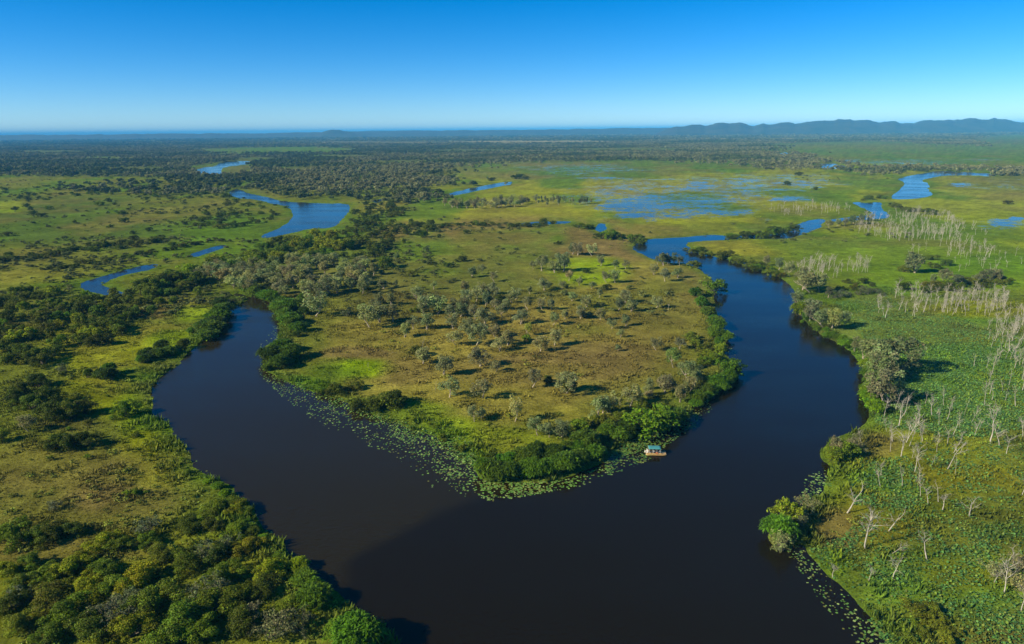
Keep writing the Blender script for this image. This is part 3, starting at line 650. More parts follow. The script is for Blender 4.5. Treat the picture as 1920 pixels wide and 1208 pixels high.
# ------------------------------------------------------------------ belt forest between the two river arms
L = '{c} paperbark packed into the belt forest at the head of the left river arm'
region('paperbark', PB, [(362,520),(450,505),(560,495),(680,500),(705,520),(690,545),(600,560),(520,560),(470,552),(430,548),(370,535)], 92, 8.5, 11, 5.0, 1.55, ['pale', 'grey', 'pale', 'olive'], L, TREE, 'paperbarks of the belt forest')
L = '{c} full-crowned tree in the back rows of the belt forest'
region('shrub', 'broad_tree', [(340,516),(430,497),(500,468),(560,452),(620,446),(665,442),(650,475),(570,495),(440,512)], 62, 7, 9.5, 6.0, 1.05, ['lime', 'green', 'green', 'bright'], L, TREE, 'green trees of the belt forest')
L = '{c} bushy tree beside the small oxbow pool and the belt forest'
region('shrub', 'broad_tree', [(242,553),(256,541),(300,529),(360,518),(390,530),(350,552),(300,558)], 36, 6, 8, 5.0, 1.0, ['dark', 'olive', 'dark', 'green'], L, TREE, 'dark trees beside the oxbow pool')
L = '{c} tree in the ragged wood east of the belt forest'
region('shrub', 'broad_tree', [(640,430),(700,420),(780,415),(850,425),(830,445),(760,460),(720,480),(690,495),(640,490)], 66, 4.5, 7, 6.5, 0.95, ['dark', 'olive', 'dark', 'deep'], L, TREE, 'dark trees east of the belt forest')
L = 'low dark shrub in the hedge along the thin creek behind the bend'
strip('shrub', 'hedge_shrub', [(650,418),(720,425),(800,428),(870,424),(930,424),(985,426),(1040,421)], 44, 3.0, 5.5, 5, 1.2, ['dark', 'deep', 'olive'], L, 'shrub', 'shrubs along the thin creek', False)
L = 'grey-green paperbark in the narrow stand on the flooded meadow'
region('paperbark', PB, [(820,388),(870,382),(960,380),(1010,378),(1000,388),(900,394),(850,392)], 46, 8, 12, 6.0, 1.3, ['pale', 'olive', 'grey'], L, TREE, 'paperbarks of the meadow stand', False)
L = 'thin half-bare paperbark at the open end of the meadow stand'
region('paperbark', PB, [(1010,376),(1110,378),(1118,384),(1010,388)], 22, 7, 11, 6.0, 0.8, ['grey', 'dark'], L, TREE, 'thin trees at the end of the meadow stand', False)

# ------------------------------------------------------------------ bushes along the banks inside the bend
BB = 'bank_bush'
def bank(line, n, h0, h1, jit, wide, tints, label, group): strip('bank', BB, line, n, h0, h1, jit, wide, tints, label, 'bush', group)
bank([(905,890),(960,897),(1015,893),(1075,876),(1130,852)], 24, 3.0, 4.8, 5, 1.05, ['bright', 'green', 'olive', 'dark'], 'bright green strap-leaved bush in the front row of the thicket on the point', 'front row of the point thicket')
bank([(925,872),(980,872),(1050,858),(1110,835),(1150,812)], 20, 3.0, 4.8, 6, 1.05, ['bright', 'olive', 'dark', 'green'], 'bright green strap-leaved bush in the back row of the thicket on the point', 'back row of the point thicket')
bank([(1150,830),(1180,815),(1265,796),(1288,780)], 9, 3.5, 5, 4, 1.0, ['dark', 'olive'], 'dark green strap-leaved bush on the shore behind the tour boat', 'dark bushes behind the tour boat')
at_px('shrub', 'round_shrub', 1218, 808, 40, 1.45, 'vivid', 'largest bright green dome-shaped bush on the shore behind the tour boat', 'shrub')
bank([(1300,765),(1325,742),(1350,728),(1370,712),(1378,695)], 13, 3.2, 5.2, 4, 1.0, ['bright', 'olive', 'green'], 'green strap-leaved bush on the jutting right shore of the bend', 'bushes on the jutting right shore')
at_px('shrub', 'round_shrub', 1364, 706, 32, 1.0, 'vivid', 'bright lime bush leaning over the water at the jutting right shore', 'shrub')
bank([(1352,650),(1346,620),(1336,600),(1322,585),(1312,568),(1306,555)], 20, 3.5, 5.5, 6, 1.05, ['bright', 'bright', 'olive'], 'bright green strap-leaved bush along the upper right shore of the bend', 'bushes along the upper right shore')
strip('shrub', 'round_shrub', [(1300,640),(1320,660),(1345,675),(1300,700),(1330,715)], 14, 3, 4.6, 8, 0.95, ['olive', 'yellow', 'green'], 'olive shrub set back from the right shore of the bend', 'shrub', 'olive shrubs behind the right shore')
strip('paperbark', PB, [(1100,795),(1140,780),(1180,765),(1215,750),(1250,735),(1270,750),(1300,720)], 20, 6, 9, 9, 1.2, ['grey', 'olive', 'pale'], 'greyish paperbark standing behind the right shore bushes near the tour boat', TREE, 'paperbarks behind the shore near the boat')
strip('shrub', 'round_shrub', [(1080,812),(1130,800),(1180,785),(1240,770)], 12, 3, 4.5, 8, 0.9, ['yellow', 'olive'], 'yellowish shrub at the foot of the paperbarks near the tour boat', 'shrub', 'yellowish shrubs near the boat')
at_px('shrub', 'round_shrub', 1340, 551, 26, 1.1, 'green', 'dark green round bush standing in the water at the top right of the bend', 'shrub')
at_px('shrub', 'round_shrub', 1303, 503, 16, 1.0, 'olive', 'small round bush on the tip where the two river arms meet', 'shrub')
strip('paperbark', PB, [(1232,497),(1250,498),(1275,500)], 7, 7, 10, 6, 1.3, ['grey', 'dark'], 'grey paperbark leaning over the narrow channel behind the bend', TREE, 'grey paperbarks over the narrow channel')
bank([(468,552),(500,562),(528,580),(540,600),(545,622)], 20, 4.5, 6.2, 6, 1.1, ['bright', 'olive', 'bright', 'green'], 'bright green bush crowding the head of the left river arm', 'bushes at the head of the left arm')
bank([(545,640),(560,600),(560,570)], 8, 4.2, 5.5, 8, 1.1, ['olive', 'dark'], 'darker bush behind the shore of the left river arm', 'dark bushes behind the left arm shore')
bank([(505,693),(512,670),(530,655),(545,675),(520,695)], 12, 5, 6.5, 6, 1.1, ['dark', 'olive', 'olive'], 'dark green bush in the clump on the small left headland', 'clump on the left headland')
strip('shrub', 'lily_shore_shrub', [(595,738),(612,742),(650,735),(668,728)], 8, 3.4, 4.8, 5, 0.95, ['dark', 'olive', 'green'], 'dark green shrub behind the lily pads, in the first clump along the shore', 'shrub', 'first shrub clump behind the lilies')
strip('shrub', 'lily_shore_shrub', [(670,765),(700,768),(735,762),(750,755)], 9, 3.2, 4.6, 5, 0.95, ['dark', 'deep', 'olive'], 'very dark green shrub behind the lily pads, in the second clump along the shore', 'shrub', 'second shrub clump behind the lilies')
strip('shrub', 'lily_shore_shrub', [(770,795),(800,792),(825,815),(850,840),(870,850)], 9, 1.0, 1.8, 6, 1.0, ['olive', 'green', 'yellow'], 'low straggly shrub among the lily pads towards the point of the bend', 'shrub', 'low shrubs among the lilies')

# ------------------------------------------------------------------ left bank
bank([(420,578),(412,595),(400,610),(385,622),(372,636)], 22, 4.6, 6.4, 7, 1.1, ['olive', 'dark', 'olive', 'green'], 'tall dark green bush on the outer bank opposite the belt forest', 'tall bushes on the outer left bank')
bank([(350,650),(330,662),(300,672),(262,680)], 14, 3.4, 4.8, 7, 1.0, ['dark', 'olive'], 'dark bush in the row across the yellow grass by the left river arm', 'bush row across the yellow grass')
bank([(175,710),(195,712),(215,705)], 6, 4.2, 5.4, 5, 1.0, ['olive', 'dark'], 'dark green bush in the lone clump with a shadow on the lime reeds', 'lone clump on the lime reeds')
L = '{c} tree in the woodland on the plain west of the left river arm'
region('shrub', 'plains_tree', [(0,548),(60,545),(150,560),(215,560),(270,580),(285,600),(220,640),(130,655),(60,690),(0,690)], 92, 4.2, 6.4, 5.5, 0.95, ['dark', 'olive', 'olive', 'green', 'lime'], L, TREE, 'woodland west of the left arm')
L = 'rounded yellow-green small tree on the dry strip below the oxbow pool'
for q in ((283,570),(302,572),(325,572),(276,562),(304,558),(330,557),(286,590),(372,555),(255,590),(240,602)):
    at_px('shrub', 'small_tree', q[0], q[1], 15, 0.75, pick(['yellow', 'lime', 'green']), L, TREE, 'small trees below the oxbow pool')
L = 'dark spreading bush in the big clump on the left bank grass'
for (a, b, w) in ((60,770,26),(90,762,30),(40,745,26),(70,728,24),(100,790,32),(130,788,30),(150,780,26),(30,760,26)):
    at_px('thicket', 'spreading_bush', a, b, w, 1.1, pick(['dark', 'olive', 'dark']), L, 'bush', 'big clump on the left bank grass')
L = 'dark spreading bush in the low clump below the big clump on the left bank'
for (a, b, w) in ((110,842,24),(135,846,28),(160,840,26),(95,848,18)):
    at_px('thicket', 'spreading_bush', a, b, w, 1.1, pick(['dark', 'deep']), L, 'bush', 'low clump on the left bank')
at_px('paperbark', PB, 54, 812, 32, 1.5, 'grey', 'grey-green round-crowned tree beside the big clump on the left bank grass', TREE)
at_px('thicket', 'spreading_bush', 8, 830, 22, 0.9, 'yellow', 'small yellow-green bush at the edge of the bare brown ground', 'bush')
at_px('thicket', 'spreading_bush', 236, 782, 26, 1.0, 'green', 'open green bush with a thin shadow on the lime grass of the left bank', 'bush')
at_px('thicket', 'spreading_bush', 185, 650, 22, 1.1, 'deep', 'dark bush at the end of the woodland, on the yellow grass', 'bush')
at_px('thicket', 'spreading_bush', 80, 688, 22, 1.1, 'dark', 'dark bush standing apart between the woodland and the big clump', 'bush')
at_px('twig', 'grey_bush', 116, 702, 16, 1.0, 'olive', 'small grey bush alone on the yellow grass of the left bank', 'bush')
region('shrub', 'grassland_shrub', [(20,720),(220,690),(260,800),(380,880),(440,960),(250,930),(200,860),(60,880)], 30, 0.9, 1.9, 5, 1.2, ['olive', 'yellow', 'green', 'dark'], 'knee-high green shrub scattered over the left bank grass', 'shrub', 'low shrubs scattered over the left bank')

# ------------------------------------------------------------------ thicket in the near left corner (crop at 2.526x from (0,830))
L_G = 'bright green leafy bush in the near left thicket above the brown river'; L_D = 'dark green leafy bush in the near left thicket above the brown river'; L_Y = 'yellowish leafy bush in the near left thicket above the brown river'; L_T = 'grey half-bare twiggy bush in the near left thicket above the brown river'
TH = [(330,640,120,'lime'),(500,500,95,'lime'),(570,520,95,'green'),(660,680,130,'lime'),(330,850,150,'green'),(420,720,110,'lime'),(870,900,190,'bright'),(720,800,150,'bright'),(1000,800,140,'green'),(620,930,150,'lime'),(830,960,150,'green'),(1280,640,120,'lime'),(1060,660,120,'green'),(880,600,110,'green'),(150,600,100,'green'),(60,480,130,'green'),(120,700,110,'olive'),(230,780,120,'olive'),(60,800,120,'dark'),(900,420,90,'deep'),(1000,420,80,'dark'),(760,560,110,'olive'),(1120,440,80,'green'),(1050,330,90,'green'),(1130,330,80,'lime'),(1180,520,90,'lime'),(1380,800,100,'yellow'),(1150,880,130,'dark'),(500,640,110,'green'),(400,580,95,'lime'),(230,660,100,'yellow'),(80,900,110,'yellow'),(1480,760,90,'lime'),(980,930,140,'green'),(430,930,140,'olive'),(270,940,120,'green'),(1040,560,110,'dark'),(700,490,80,'green'),(240,470,110,'dark'),(330,450,90,'dark'),(180,480,110,'green'),(1250,720,100,'dark'),(1120,780,120,'green'),(560,720,120,'yellow'),(20,640,100,'lime')]
for (a, b, h_, t_) in TH:
    big = 'large ' if h_ >= 130 else ('small ' if h_ < 100 else '')
    at_px('thicket', 'thicket_bush', a / 2.526, 830 + b / 2.526, h_ / 2.526 * 0.62, rng.uniform(1.25, 1.55), t_, big + CW[t_] + ' leafy bush in the near thicket above the brown river', 'bush', big + CW[t_] + ' bushes of the near thicket')
for (a, b, h_) in ((700,430,75),(1000,560,90),(1000,760,110),(560,850,110),(1300,920,110),(1180,860,90),(100,770,80),(600,780,80),(1080,520,80),(260,330,50),(1420,900,90)):
    at_px('twig', 'grey_bush', a / 2.526, 830 + b / 2.526, h_ / 2.526 * .75, 1.3, 'olive', L_T, 'bush', 'grey bushes of the near left thicket')
at_px('bank', BB, 672, 1215, 56, 1.15, 'bright', 'big round yellow-green bush at the water edge in the near left corner', 'bush')
at_px('bank', BB, 590, 1135, 34, 1.2, 'yellow', 'yellow-green bush on the waterline, second from the big round one', 'bush')
at_px('bank', BB, 640, 1200, 30, 1.2, 'yellow', 'yellow reedy bush tucked behind the big round bush at the water edge', 'bush')
bank([(395,905),(430,940),(455,960),(478,1000),(500,1030)], 13, 1.4, 2.2, 6, 1.2, ['olive', 'yellow', 'lime'], 'low yellow-green bush fringing the brown river on the left bank', 'low bushes fringing the left bank')
bank([(500,1020),(530,1055),(560,1085),(600,1110),(560,1060)], 9, 1.8, 2.8, 6, 1.1, ['lime', 'olive', 'yellow'], 'leafy waterside bush between the thicket and the brown river', 'waterside bushes of the thicket')

# ------------------------------------------------------------------ far left plains
L = 'dark low shrub in the long row crossing the plain before the second river'
strip('shrub', 'low_shrub', [(0,490),(60,486),(110,478),(160,470),(215,462),(270,458),(310,450)], 44, 3, 5.2, 6, 1.25, ['dark', 'deep', 'olive'], L, 'shrub', 'long shrub row across the plain', False)
L = 'dark low shrub on the bank facing the oxbow pool'
strip('shrub', 'low_shrub', [(70,512),(120,506),(180,494),(230,486),(290,474),(340,464),(400,455),(430,450)], 34, 2.2, 3.8, 4, 1.2, ['dark', 'olive', 'deep'], L, 'shrub', 'shrubs facing the oxbow pool', False)
L = '{c} low shrub crowding the tongue of land inside the second river'
region('shrub', 'low_shrub', [(330,425),(380,390),(430,362),(470,376),(535,388),(545,402),(500,420),(420,432),(350,432)], 80, 3, 5.0, 7, 1.2, ['dark', 'green', 'olive', 'dark'], L, 'shrub', 'shrubs on the tongue of land', False)
L = 'dark shrub sprinkled on the open green plain left of the second river'
for q in ((58,395),(93,394),(170,376),(205,380),(215,385),(187,386),(78,408),(207,428),(233,418),(62,404),(230,403),(295,402),(330,402),(140,420),(50,390),(15,444),(280,435),(250,440),(320,420),(28,395)):
    at_px('shrub', 'low_shrub', q[0], q[1], rng.uniform(4, 8), rng.uniform(.9, 1.6), pick(['dark', 'olive', 'green']), L, 'shrub', 'shrubs sprinkled on the green plain', False)
L = '{c} small shrub in the scrub between the plain and the distant field'
region('shrub', 'scrub_shrub', [(0,350),(120,348),(260,345),(420,352),(425,372),(300,378),(160,366),(60,380),(0,378)], 110, 3, 5.5, 10, 1.3, ['dark', 'green', 'olive'], L, 'shrub', 'scrub before the distant field', False)
L = 'dark bush in the small wood east of the second river pool'
region('shrub', 'scrub_shrub', [(655,400),(680,385),(735,380),(760,390),(745,412),(680,418)], 34, 4, 6.5, 8, 1.2, ['dark', 'deep', 'olive'], L, 'shrub', 'small wood east of the pool', False)

# ------------------------------------------------------------------ channel behind the bend and the right bank
L = 'dark green bush on the reedy islet at the end of the thin creek'
strip('shrub', 'hedge_shrub', [(1080,428),(1112,428)], 6, 3.5, 5, 3, 1.2, ['dark', 'green'], L, 'shrub', 'bushes on the reedy islet', False)
L = 'dark green bush standing in the water by the narrow channel'
strip('shrub', 'hedge_shrub', [(1130,450),(1150,447),(1175,452),(1205,455)], 11, 5, 7.5, 4, 1.1, ['dark', 'green', 'dark'], L, 'shrub', 'bushes in the water by the channel', False)
L = 'dark bush on the far bank of the upper channel'
strip('shrub', 'hedge_shrub', [(1360,446),(1385,447),(1420,444),(1455,440),(1488,432)], 18, 4.5, 7.5, 4, 1.1, ['dark', 'green', 'deep'], L, 'shrub', 'bushes on the far bank of the channel', False)
L = 'olive scrubby bush on the near bank of the upper channel'
strip('shrub', 'hedge_shrub', [(1290,468),(1320,478),(1360,486),(1400,496),(1435,508),(1465,524)], 30, 3, 5.0, 5, 1.1, ['olive', 'dark', 'yellow'], L, 'shrub', 'bushes on the near bank of the channel')
L = 'round bush beside the blue pool of the winding creek'
strip('shrub', 'hedge_shrub', [(1612,377),(1640,374),(1664,372)], 7, 4.5, 7, 2, 1.2, ['dark', 'green'], L, 'shrub', 'bushes by the blue pool', False)
strip('shrub', 'hedge_shrub', [(1660,388),(1682,390),(1700,396),(1740,400),(1755,404)], 9, 4, 6.5, 3, 1.2, ['olive', 'dark'], 'olive bush behind the white dead trees by the blue pool', 'shrub', 'bushes behind the white dead trees', False)
for q in ((1475,348),(1498,330),(1528,357),(1890,384),(985,338),(975,334),(968,336),(922,340)):
    at_px('shrub', 'hedge_shrub', q[0], q[1], 7, 1.3, 'dark', 'dark bush alone on the far flooded meadow', 'shrub', 'lone bushes on the flooded meadow', False)
RB = 'leafy paperbark with a thick pale trunk in the tall clump on the right bank'
for (a, b, h_, w, t_) in ((1642,702,72,1.3,'olive'),(1660,722,64,1.3,'olive'),(1682,698,66,1.5,'olive'),(1634,742,56,1.2,'green'),(1652,765,70,1.2,'olive'),(1666,752,60,1.3,'grey'),(1628,690,60,1.1,'olive'),(1645,720,60,1.2,'green')):
    at_px('paperbark', PB, a, b, h_, w, t_, RB, TREE, 'tall clump on the right bank', True, 0.08)
bank([(1622,690),(1626,720),(1630,750),(1640,780)], 11, 3.4, 5.2, 4, 0.9, ['yellow', 'bright', 'lime'], 'lime green bush at the foot of the tall clump on the right bank', 'lime bushes under the tall clump')
RB = 'leaning leafy paperbark over the water on the upper right bank'
for (a, b, h_, w, t_) in ((1505,545,40,1.4,'grey'),(1520,552,44,1.4,'olive'),(1536,550,40,1.4,'pale'),(1500,530,30,1.2,'olive'),(1520,604,44,1.3,'olive'),(1545,618,44,1.2,'olive'),(1560,620,42,1.2,'pale'),(1580,614,30,1.0,'grey'),(1602,660,28,1.3,'pale'),(1480,520,26,1.2,'grey'),(1460,508,24,1.2,'olive'),(1440,500,22,1.1,'grey'),(1495,575,34,1.1,'grey'),(1553,560,20,1.1,'dark')):
    at_px('paperbark', PB, a, b, h_, w, t_, RB, TREE, 'paperbarks on the upper right bank', True, 0.08)
bank([(1495,572),(1500,585),(1515,605),(1535,622),(1560,635),(1590,655)], 16, 2.6, 4.2, 4, 0.9, ['bright', 'yellow', 'olive'], 'yellow-green bush on the waterline of the upper right bank', 'bushes on the upper right waterline')
at_px('bank', BB, 1500, 592, 24, 1.0, 'lime', 'brightest lime bush hanging over the water on the upper right bank', 'bush')
at_px('paperbark', PB, 1568, 862, 50, 1.0, 'olive', 'leaning olive tree on the small headland with a white dead tree', TREE, None, True, 0.1)
at_px('shrub', 'round_shrub', 1582, 864, 34, 0.9, 'yellow', 'rounded olive bush on the small headland with a white dead tree', 'shrub')
at_px('shrub', 'round_shrub', 1560, 868, 24, 0.8, 'yellow', 'low olive bush at the water edge of the small headland', 'shrub')
at_px('twig', 'grey_bush', 1600, 850, 28, 0.9, 'olive', 'grey twiggy bush beside the olive bushes on the small headland', 'shrub')
at_px('dead', 'dead_tree', 1614, 836, 34, 1.8, 'olive', 'white spreading dead tree on the small headland of the right bank', TREE)
at_px('dead', 'dead_tree', 1564, 842, 36, 1.1, 'olive', 'white dead trunk among olive leaves on the small headland', TREE)
at_px('shrub', 'round_shrub', 1476, 982, 46, 0.75, 'yellow', 'pale yellow-green bush at the back of the lone clump jutting into the river', 'shrub')
at_px('bank', BB, 1460, 1010, 40, 0.95, 'bright', 'bright green bush in the lone clump jutting into the river', 'shrub')
at_px('twig', 'grey_bush', 1464, 1032, 30, 1.2, 'pale', 'grey-olive bush at the front of the lone clump jutting into the river', 'shrub')
at_px('twig', 'grey_bush', 1500, 985, 28, 1.1, 'olive', 'grey twiggy bush between the lone clump and the right bank', 'shrub')
at_px('twig', 'grey_bush', 1515, 955, 22, 1.1, 'pale', 'low olive-grey bush behind the lone clump jutting into the river', 'shrub')
at_px('paperbark', PB, 1714, 513, 42, 1.7, 'olive', 'full leafy tree with crossing pale trunks on the right-hand marsh', TREE, None, True, 0.08)
region('shrub', 'marsh_shrub', [(1680,505),(1760,480),(1780,500),(1690,515)], 9, 3, 5, 5, 1.2, ['dark', 'olive'], 'dark shrub beside the full leafy tree on the right-hand marsh', 'shrub', 'shrubs beside the leafy marsh tree')
strip('shrub', 'marsh_shrub', [(1570,548),(1600,542),(1640,536),(1580,532)], 9, 2.4, 3.6, 4, 1.2, ['olive', 'dark'], 'olive-brown shrub in the low hedge on the right-hand marsh', 'shrub', 'low hedge on the marsh')
strip('twig', 'grey_bush', [(1560,560),(1600,556),(1630,550),(1660,556)], 12, 2.2, 3.4, 3, 1.2, ['olive', 'dark'], 'grey twiggy bush in the long curved hedge on the right-hand marsh', 'bush', 'long grey hedge on the marsh')
region('shrub', 'marsh_shrub', [(1690,545),(1750,540),(1820,530),(1880,525),(1880,540),(1800,548),(1720,552)], 17, 3, 5.5, 5, 1.1, ['dark', 'olive', 'dark'], 'dark shrub in the line of leafy and dead trees across the right-hand marsh', 'shrub', 'shrub line across the marsh')
strip('paperbark', PB, [(1745,535),(1775,530),(1800,538),(1835,530),(1870,540)], 9, 6.5, 9.5, 5, 1.3, ['grey', 'dark', 'olive'], 'half-bare grey paperbark in the shrub line across the right-hand marsh', TREE, 'half-bare trees across the marsh', True)
region('twig', 'grey_bush', [(1850,1060),(1920,1060),(1920,1120),(1870,1110)], 3, 3, 4.2, 4, 0.9, ['pale'], 'pale grey spreading bush in the near right corner', 'bush', 'grey bushes of the near right corner')
region('shrub', 'marsh_shrub', [(1690,1160),(1760,1150),(1800,1208),(1700,1220)], 8, 1.4, 2.4, 3, 1.2, ['yellow', 'olive'], 'low yellowish bush at the near end of the right-hand marsh', 'shrub', 'low bushes at the near end of the marsh')

# ------------------------------------------------------------------ bleached dead paperbarks
DT = 'dead_tree'
L = 'bleached dead paperbark standing among lotus leaves on the near right marsh'
D = [(485,580,160),(570,755,180),(685,670,130),(750,455,100),(770,240,150),(735,160,130),(745,310,110),(810,385,120),(835,360,70),(850,235,80),(915,260,60),(830,150,110),(895,110,90),(915,105,60),(665,110,80),(970,370,150),(1000,290,80),(1030,290,80),(890,355,60),(970,250,100),(1175,245,200),(1220,255,110),(1255,295,110),(1335,220,90),(1330,500,130),(875,540,80),(925,530,80),(945,570,80),(1075,600,130),(870,810,160),(590,910,80),(705,900,135),(1290,830,120),(1240,975,160),(1325,1060,110),(415,885,70),(1195,920,100)]
for (a, b, h_) in D:
    at_px('dead', DT, 1400 + a / 2.58, 740 + b / 2.58, h_ / 2.58 * 1.08, rng.uniform(.95, 1.5), 'olive', L, TREE, 'dead trees on the near right marsh', True, 0.1)
at_px('dead', DT, 1672, 1042, 34, 1.1, 'olive', 'dead tree leaning far over, beside an upright one, on the near right marsh', TREE, None, True, 0.75)
def dead(P, n, h0, h1, gap, wide, label, group, parts=False): region('dead', DT, P, n, h0, h1, gap, wide, ['olive'], label, TREE, group, parts, 0.12, -20)
dead([(1488,505),(1575,495),(1575,522),(1530,528)], 24, 6, 9.5, 2.2, 1.0, 'white dead trunk in the row behind the upper right bank trees', 'dead trees behind the upper right bank', True)
dead([(1597,500),(1630,498),(1628,514),(1600,516)], 13, 7, 10, 1.5, .7, 'white dead trunk in the tight bunch on the open marsh grass', 'tight bunch of dead trees', True)
dead([(1766,560),(1880,555),(1885,590),(1770,598)], 34, 6, 9.5, 2.2, .85, 'white dead trunk in the field of bare poles beside the lotus leaves', 'field of bare poles by the lotus', True)
dead([(1690,560),(1735,558),(1735,598),(1690,590)], 9, 6, 9.5, 3, 1.0, 'white dead tree in the lotus leaves below the marsh shrubs', 'dead trees in the lotus leaves', True)
dead([(1625,575),(1680,570),(1690,600),(1630,605)], 5, 6, 10, 4, 1.0, 'white forked dead tree alone in the upper lotus leaves', 'forked dead trees in the upper lotus', True)
dead([(1883,600),(1935,590),(1940,690),(1890,690)], 17, 7, 11, 2.5, 1.0, 'white dead tree in the tangle at the far edge of the lotus field', 'tangle of dead trees by the lotus field', True)
dead([(1835,620),(1880,610),(1880,660),(1840,650)], 8, 6, 9, 2.5, .8, 'slim dead trunk between the lotus field and the tangle of dead trees', 'slim dead trunks by the lotus field', True)
dead([(1775,462),(1840,468),(1845,490),(1790,486)], 20, 6, 9.5, 3, .9, 'dead tree in the cluster above the leafy marsh tree', 'dead cluster above the leafy marsh tree', True)
dead([(1690,478),(1705,478),(1700,490),(1740,470)], 6, 6, 9, 3, .8, 'dead tree beside the full leafy tree on the right-hand marsh', 'dead trees beside the leafy marsh tree', True)
dead([(1780,492),(1920,490),(1920,520),(1790,515)], 9, 4.5, 7, 8, .9, 'small forked dead tree far apart on the bright green marsh', 'small dead trees far apart', True)
dead([(1620,415),(1700,402),(1780,408),(1800,440),(1760,455),(1690,452),(1640,445)], 48, 8, 12, 3.4, .95, 'bleached tree in the dense ghost forest by the blue pool', 'ghost forest by the blue pool')
dead([(1445,398),(1560,388),(1600,392),(1590,402),(1470,410)], 26, 7, 10.5, 4.5, .8, 'bleached tree in the thin grove beside the flooded meadow', 'thin dead grove by the flooded meadow')
qx = rng.uniform(1600, 1810, 420); qy = rng.uniform(396, 456, 420); k = ((qx - 1705) / 105) ** 2 + ((qy - 428) / 27) ** 2 < 1
x, y = ground(qx[k], qy[k]); DP = [np.stack([x, y], 1)[:230]]
for cx, cy, rx, ry, n in ((1530,510,60,18,34),(1820,575,70,24,60),(1700,575,60,26,24),(1900,640,40,60,34),(1810,470,60,18,26),(1880,500,70,20,12),(1800,440,50,20,22),(1520,396,80,10,42),(1620,505,30,10,10)):
    t_ = rng.uniform(0, 6.283, n); q_ = np.sqrt(rng.random(n)); x, y = ground(cx + rx * q_ * np.cos(t_), cy + ry * q_ * np.sin(t_)); DP.append(np.stack([x, y], 1))
DEADPTS = np.concatenate(DP).T
dead([(1650,790),(1700,745),(1800,760),(1880,800),(1800,850),(1690,860),(1640,840)], 28, 5, 9, 4, .8, 'bleached dead trunk on the marsh between the small headland and the lotus field', 'dead trunks between headland and lotus field', True)
dead([(1800,690),(1890,670),(1930,720),(1920,790),(1830,760)], 16, 6, 9.5, 4, .8, 'bleached dead trunk at the lower end of the lotus field', 'dead trunks at the lower lotus field', True)
dead([(1600,900),(1720,860),(1800,900),(1720,950)], 6, 5, 8, 5, .8, 'short bleached dead trunk on the grass below the small headland', 'short dead trunks below the headland', True)
strip('paperbark', PB, [(1555,430),(1580,424),(1610,420),(1640,418)], 12, 7, 10, 4, 1.2, ['grey', 'dark'], 'grey leafy tree at the edge of the ghost forest by the blue pool', TREE, 'leafy trees beside the ghost forest', False)

# ------------------------------------------------------------------ far woodland: one mass, instanced crowns
def far_tree(seed, hgt, wid, n, dark):
    r = np.random.default_rng(seed); g = Geo(); k = n
    cs = np.stack([r.normal(size=k) * wid * .35, r.normal(size=k) * wid * .35, hgt * r.uniform(.35, .8, k)], 1)
    leaves(g, r, cs, r.uniform(wid * .2, wid * .36, k), 9, 1.05, 1.4, 1.0, .9)
    v, f = tube([(0, 0, -.2), (0, 0, hgt * .55)], [.25, .12], 4); g.add(v, f, np.full((len(v), 3), 2.0))
    return bpy.data.objects.new('woodland_crown', g.mesh('woodland_crown', M_FAR, False))
m_, nt, out = new_mat('woodland_leaves')
at = N(nt, 'ShaderNodeAttribute', attribute_name='tint'); ia = N(nt, 'ShaderNodeAttribute', attribute_name='shade'); ia.attribute_type = 'INSTANCER'
c = mixrgb(nt, 'MULTIPLY', 1.0, ia.outputs['Color'], at.outputs['Color'])
p = N(nt, 'ShaderNodeBsdfPrincipled', Roughness=0.7); p.inputs['Specular IOR Level'].default_value = 0.15
nt.links.new(c, p.inputs['Base Color']); nt.links.new(p.outputs[0], out.inputs[0]); M_FAR = m_
PROTO = [far_tree(600 + i, h_, w_, n_, 0) for i, (h_, w_, n_) in enumerate([(9, 7, 9), (8, 9, 11), (11, 7, 10), (7, 8, 8)])]

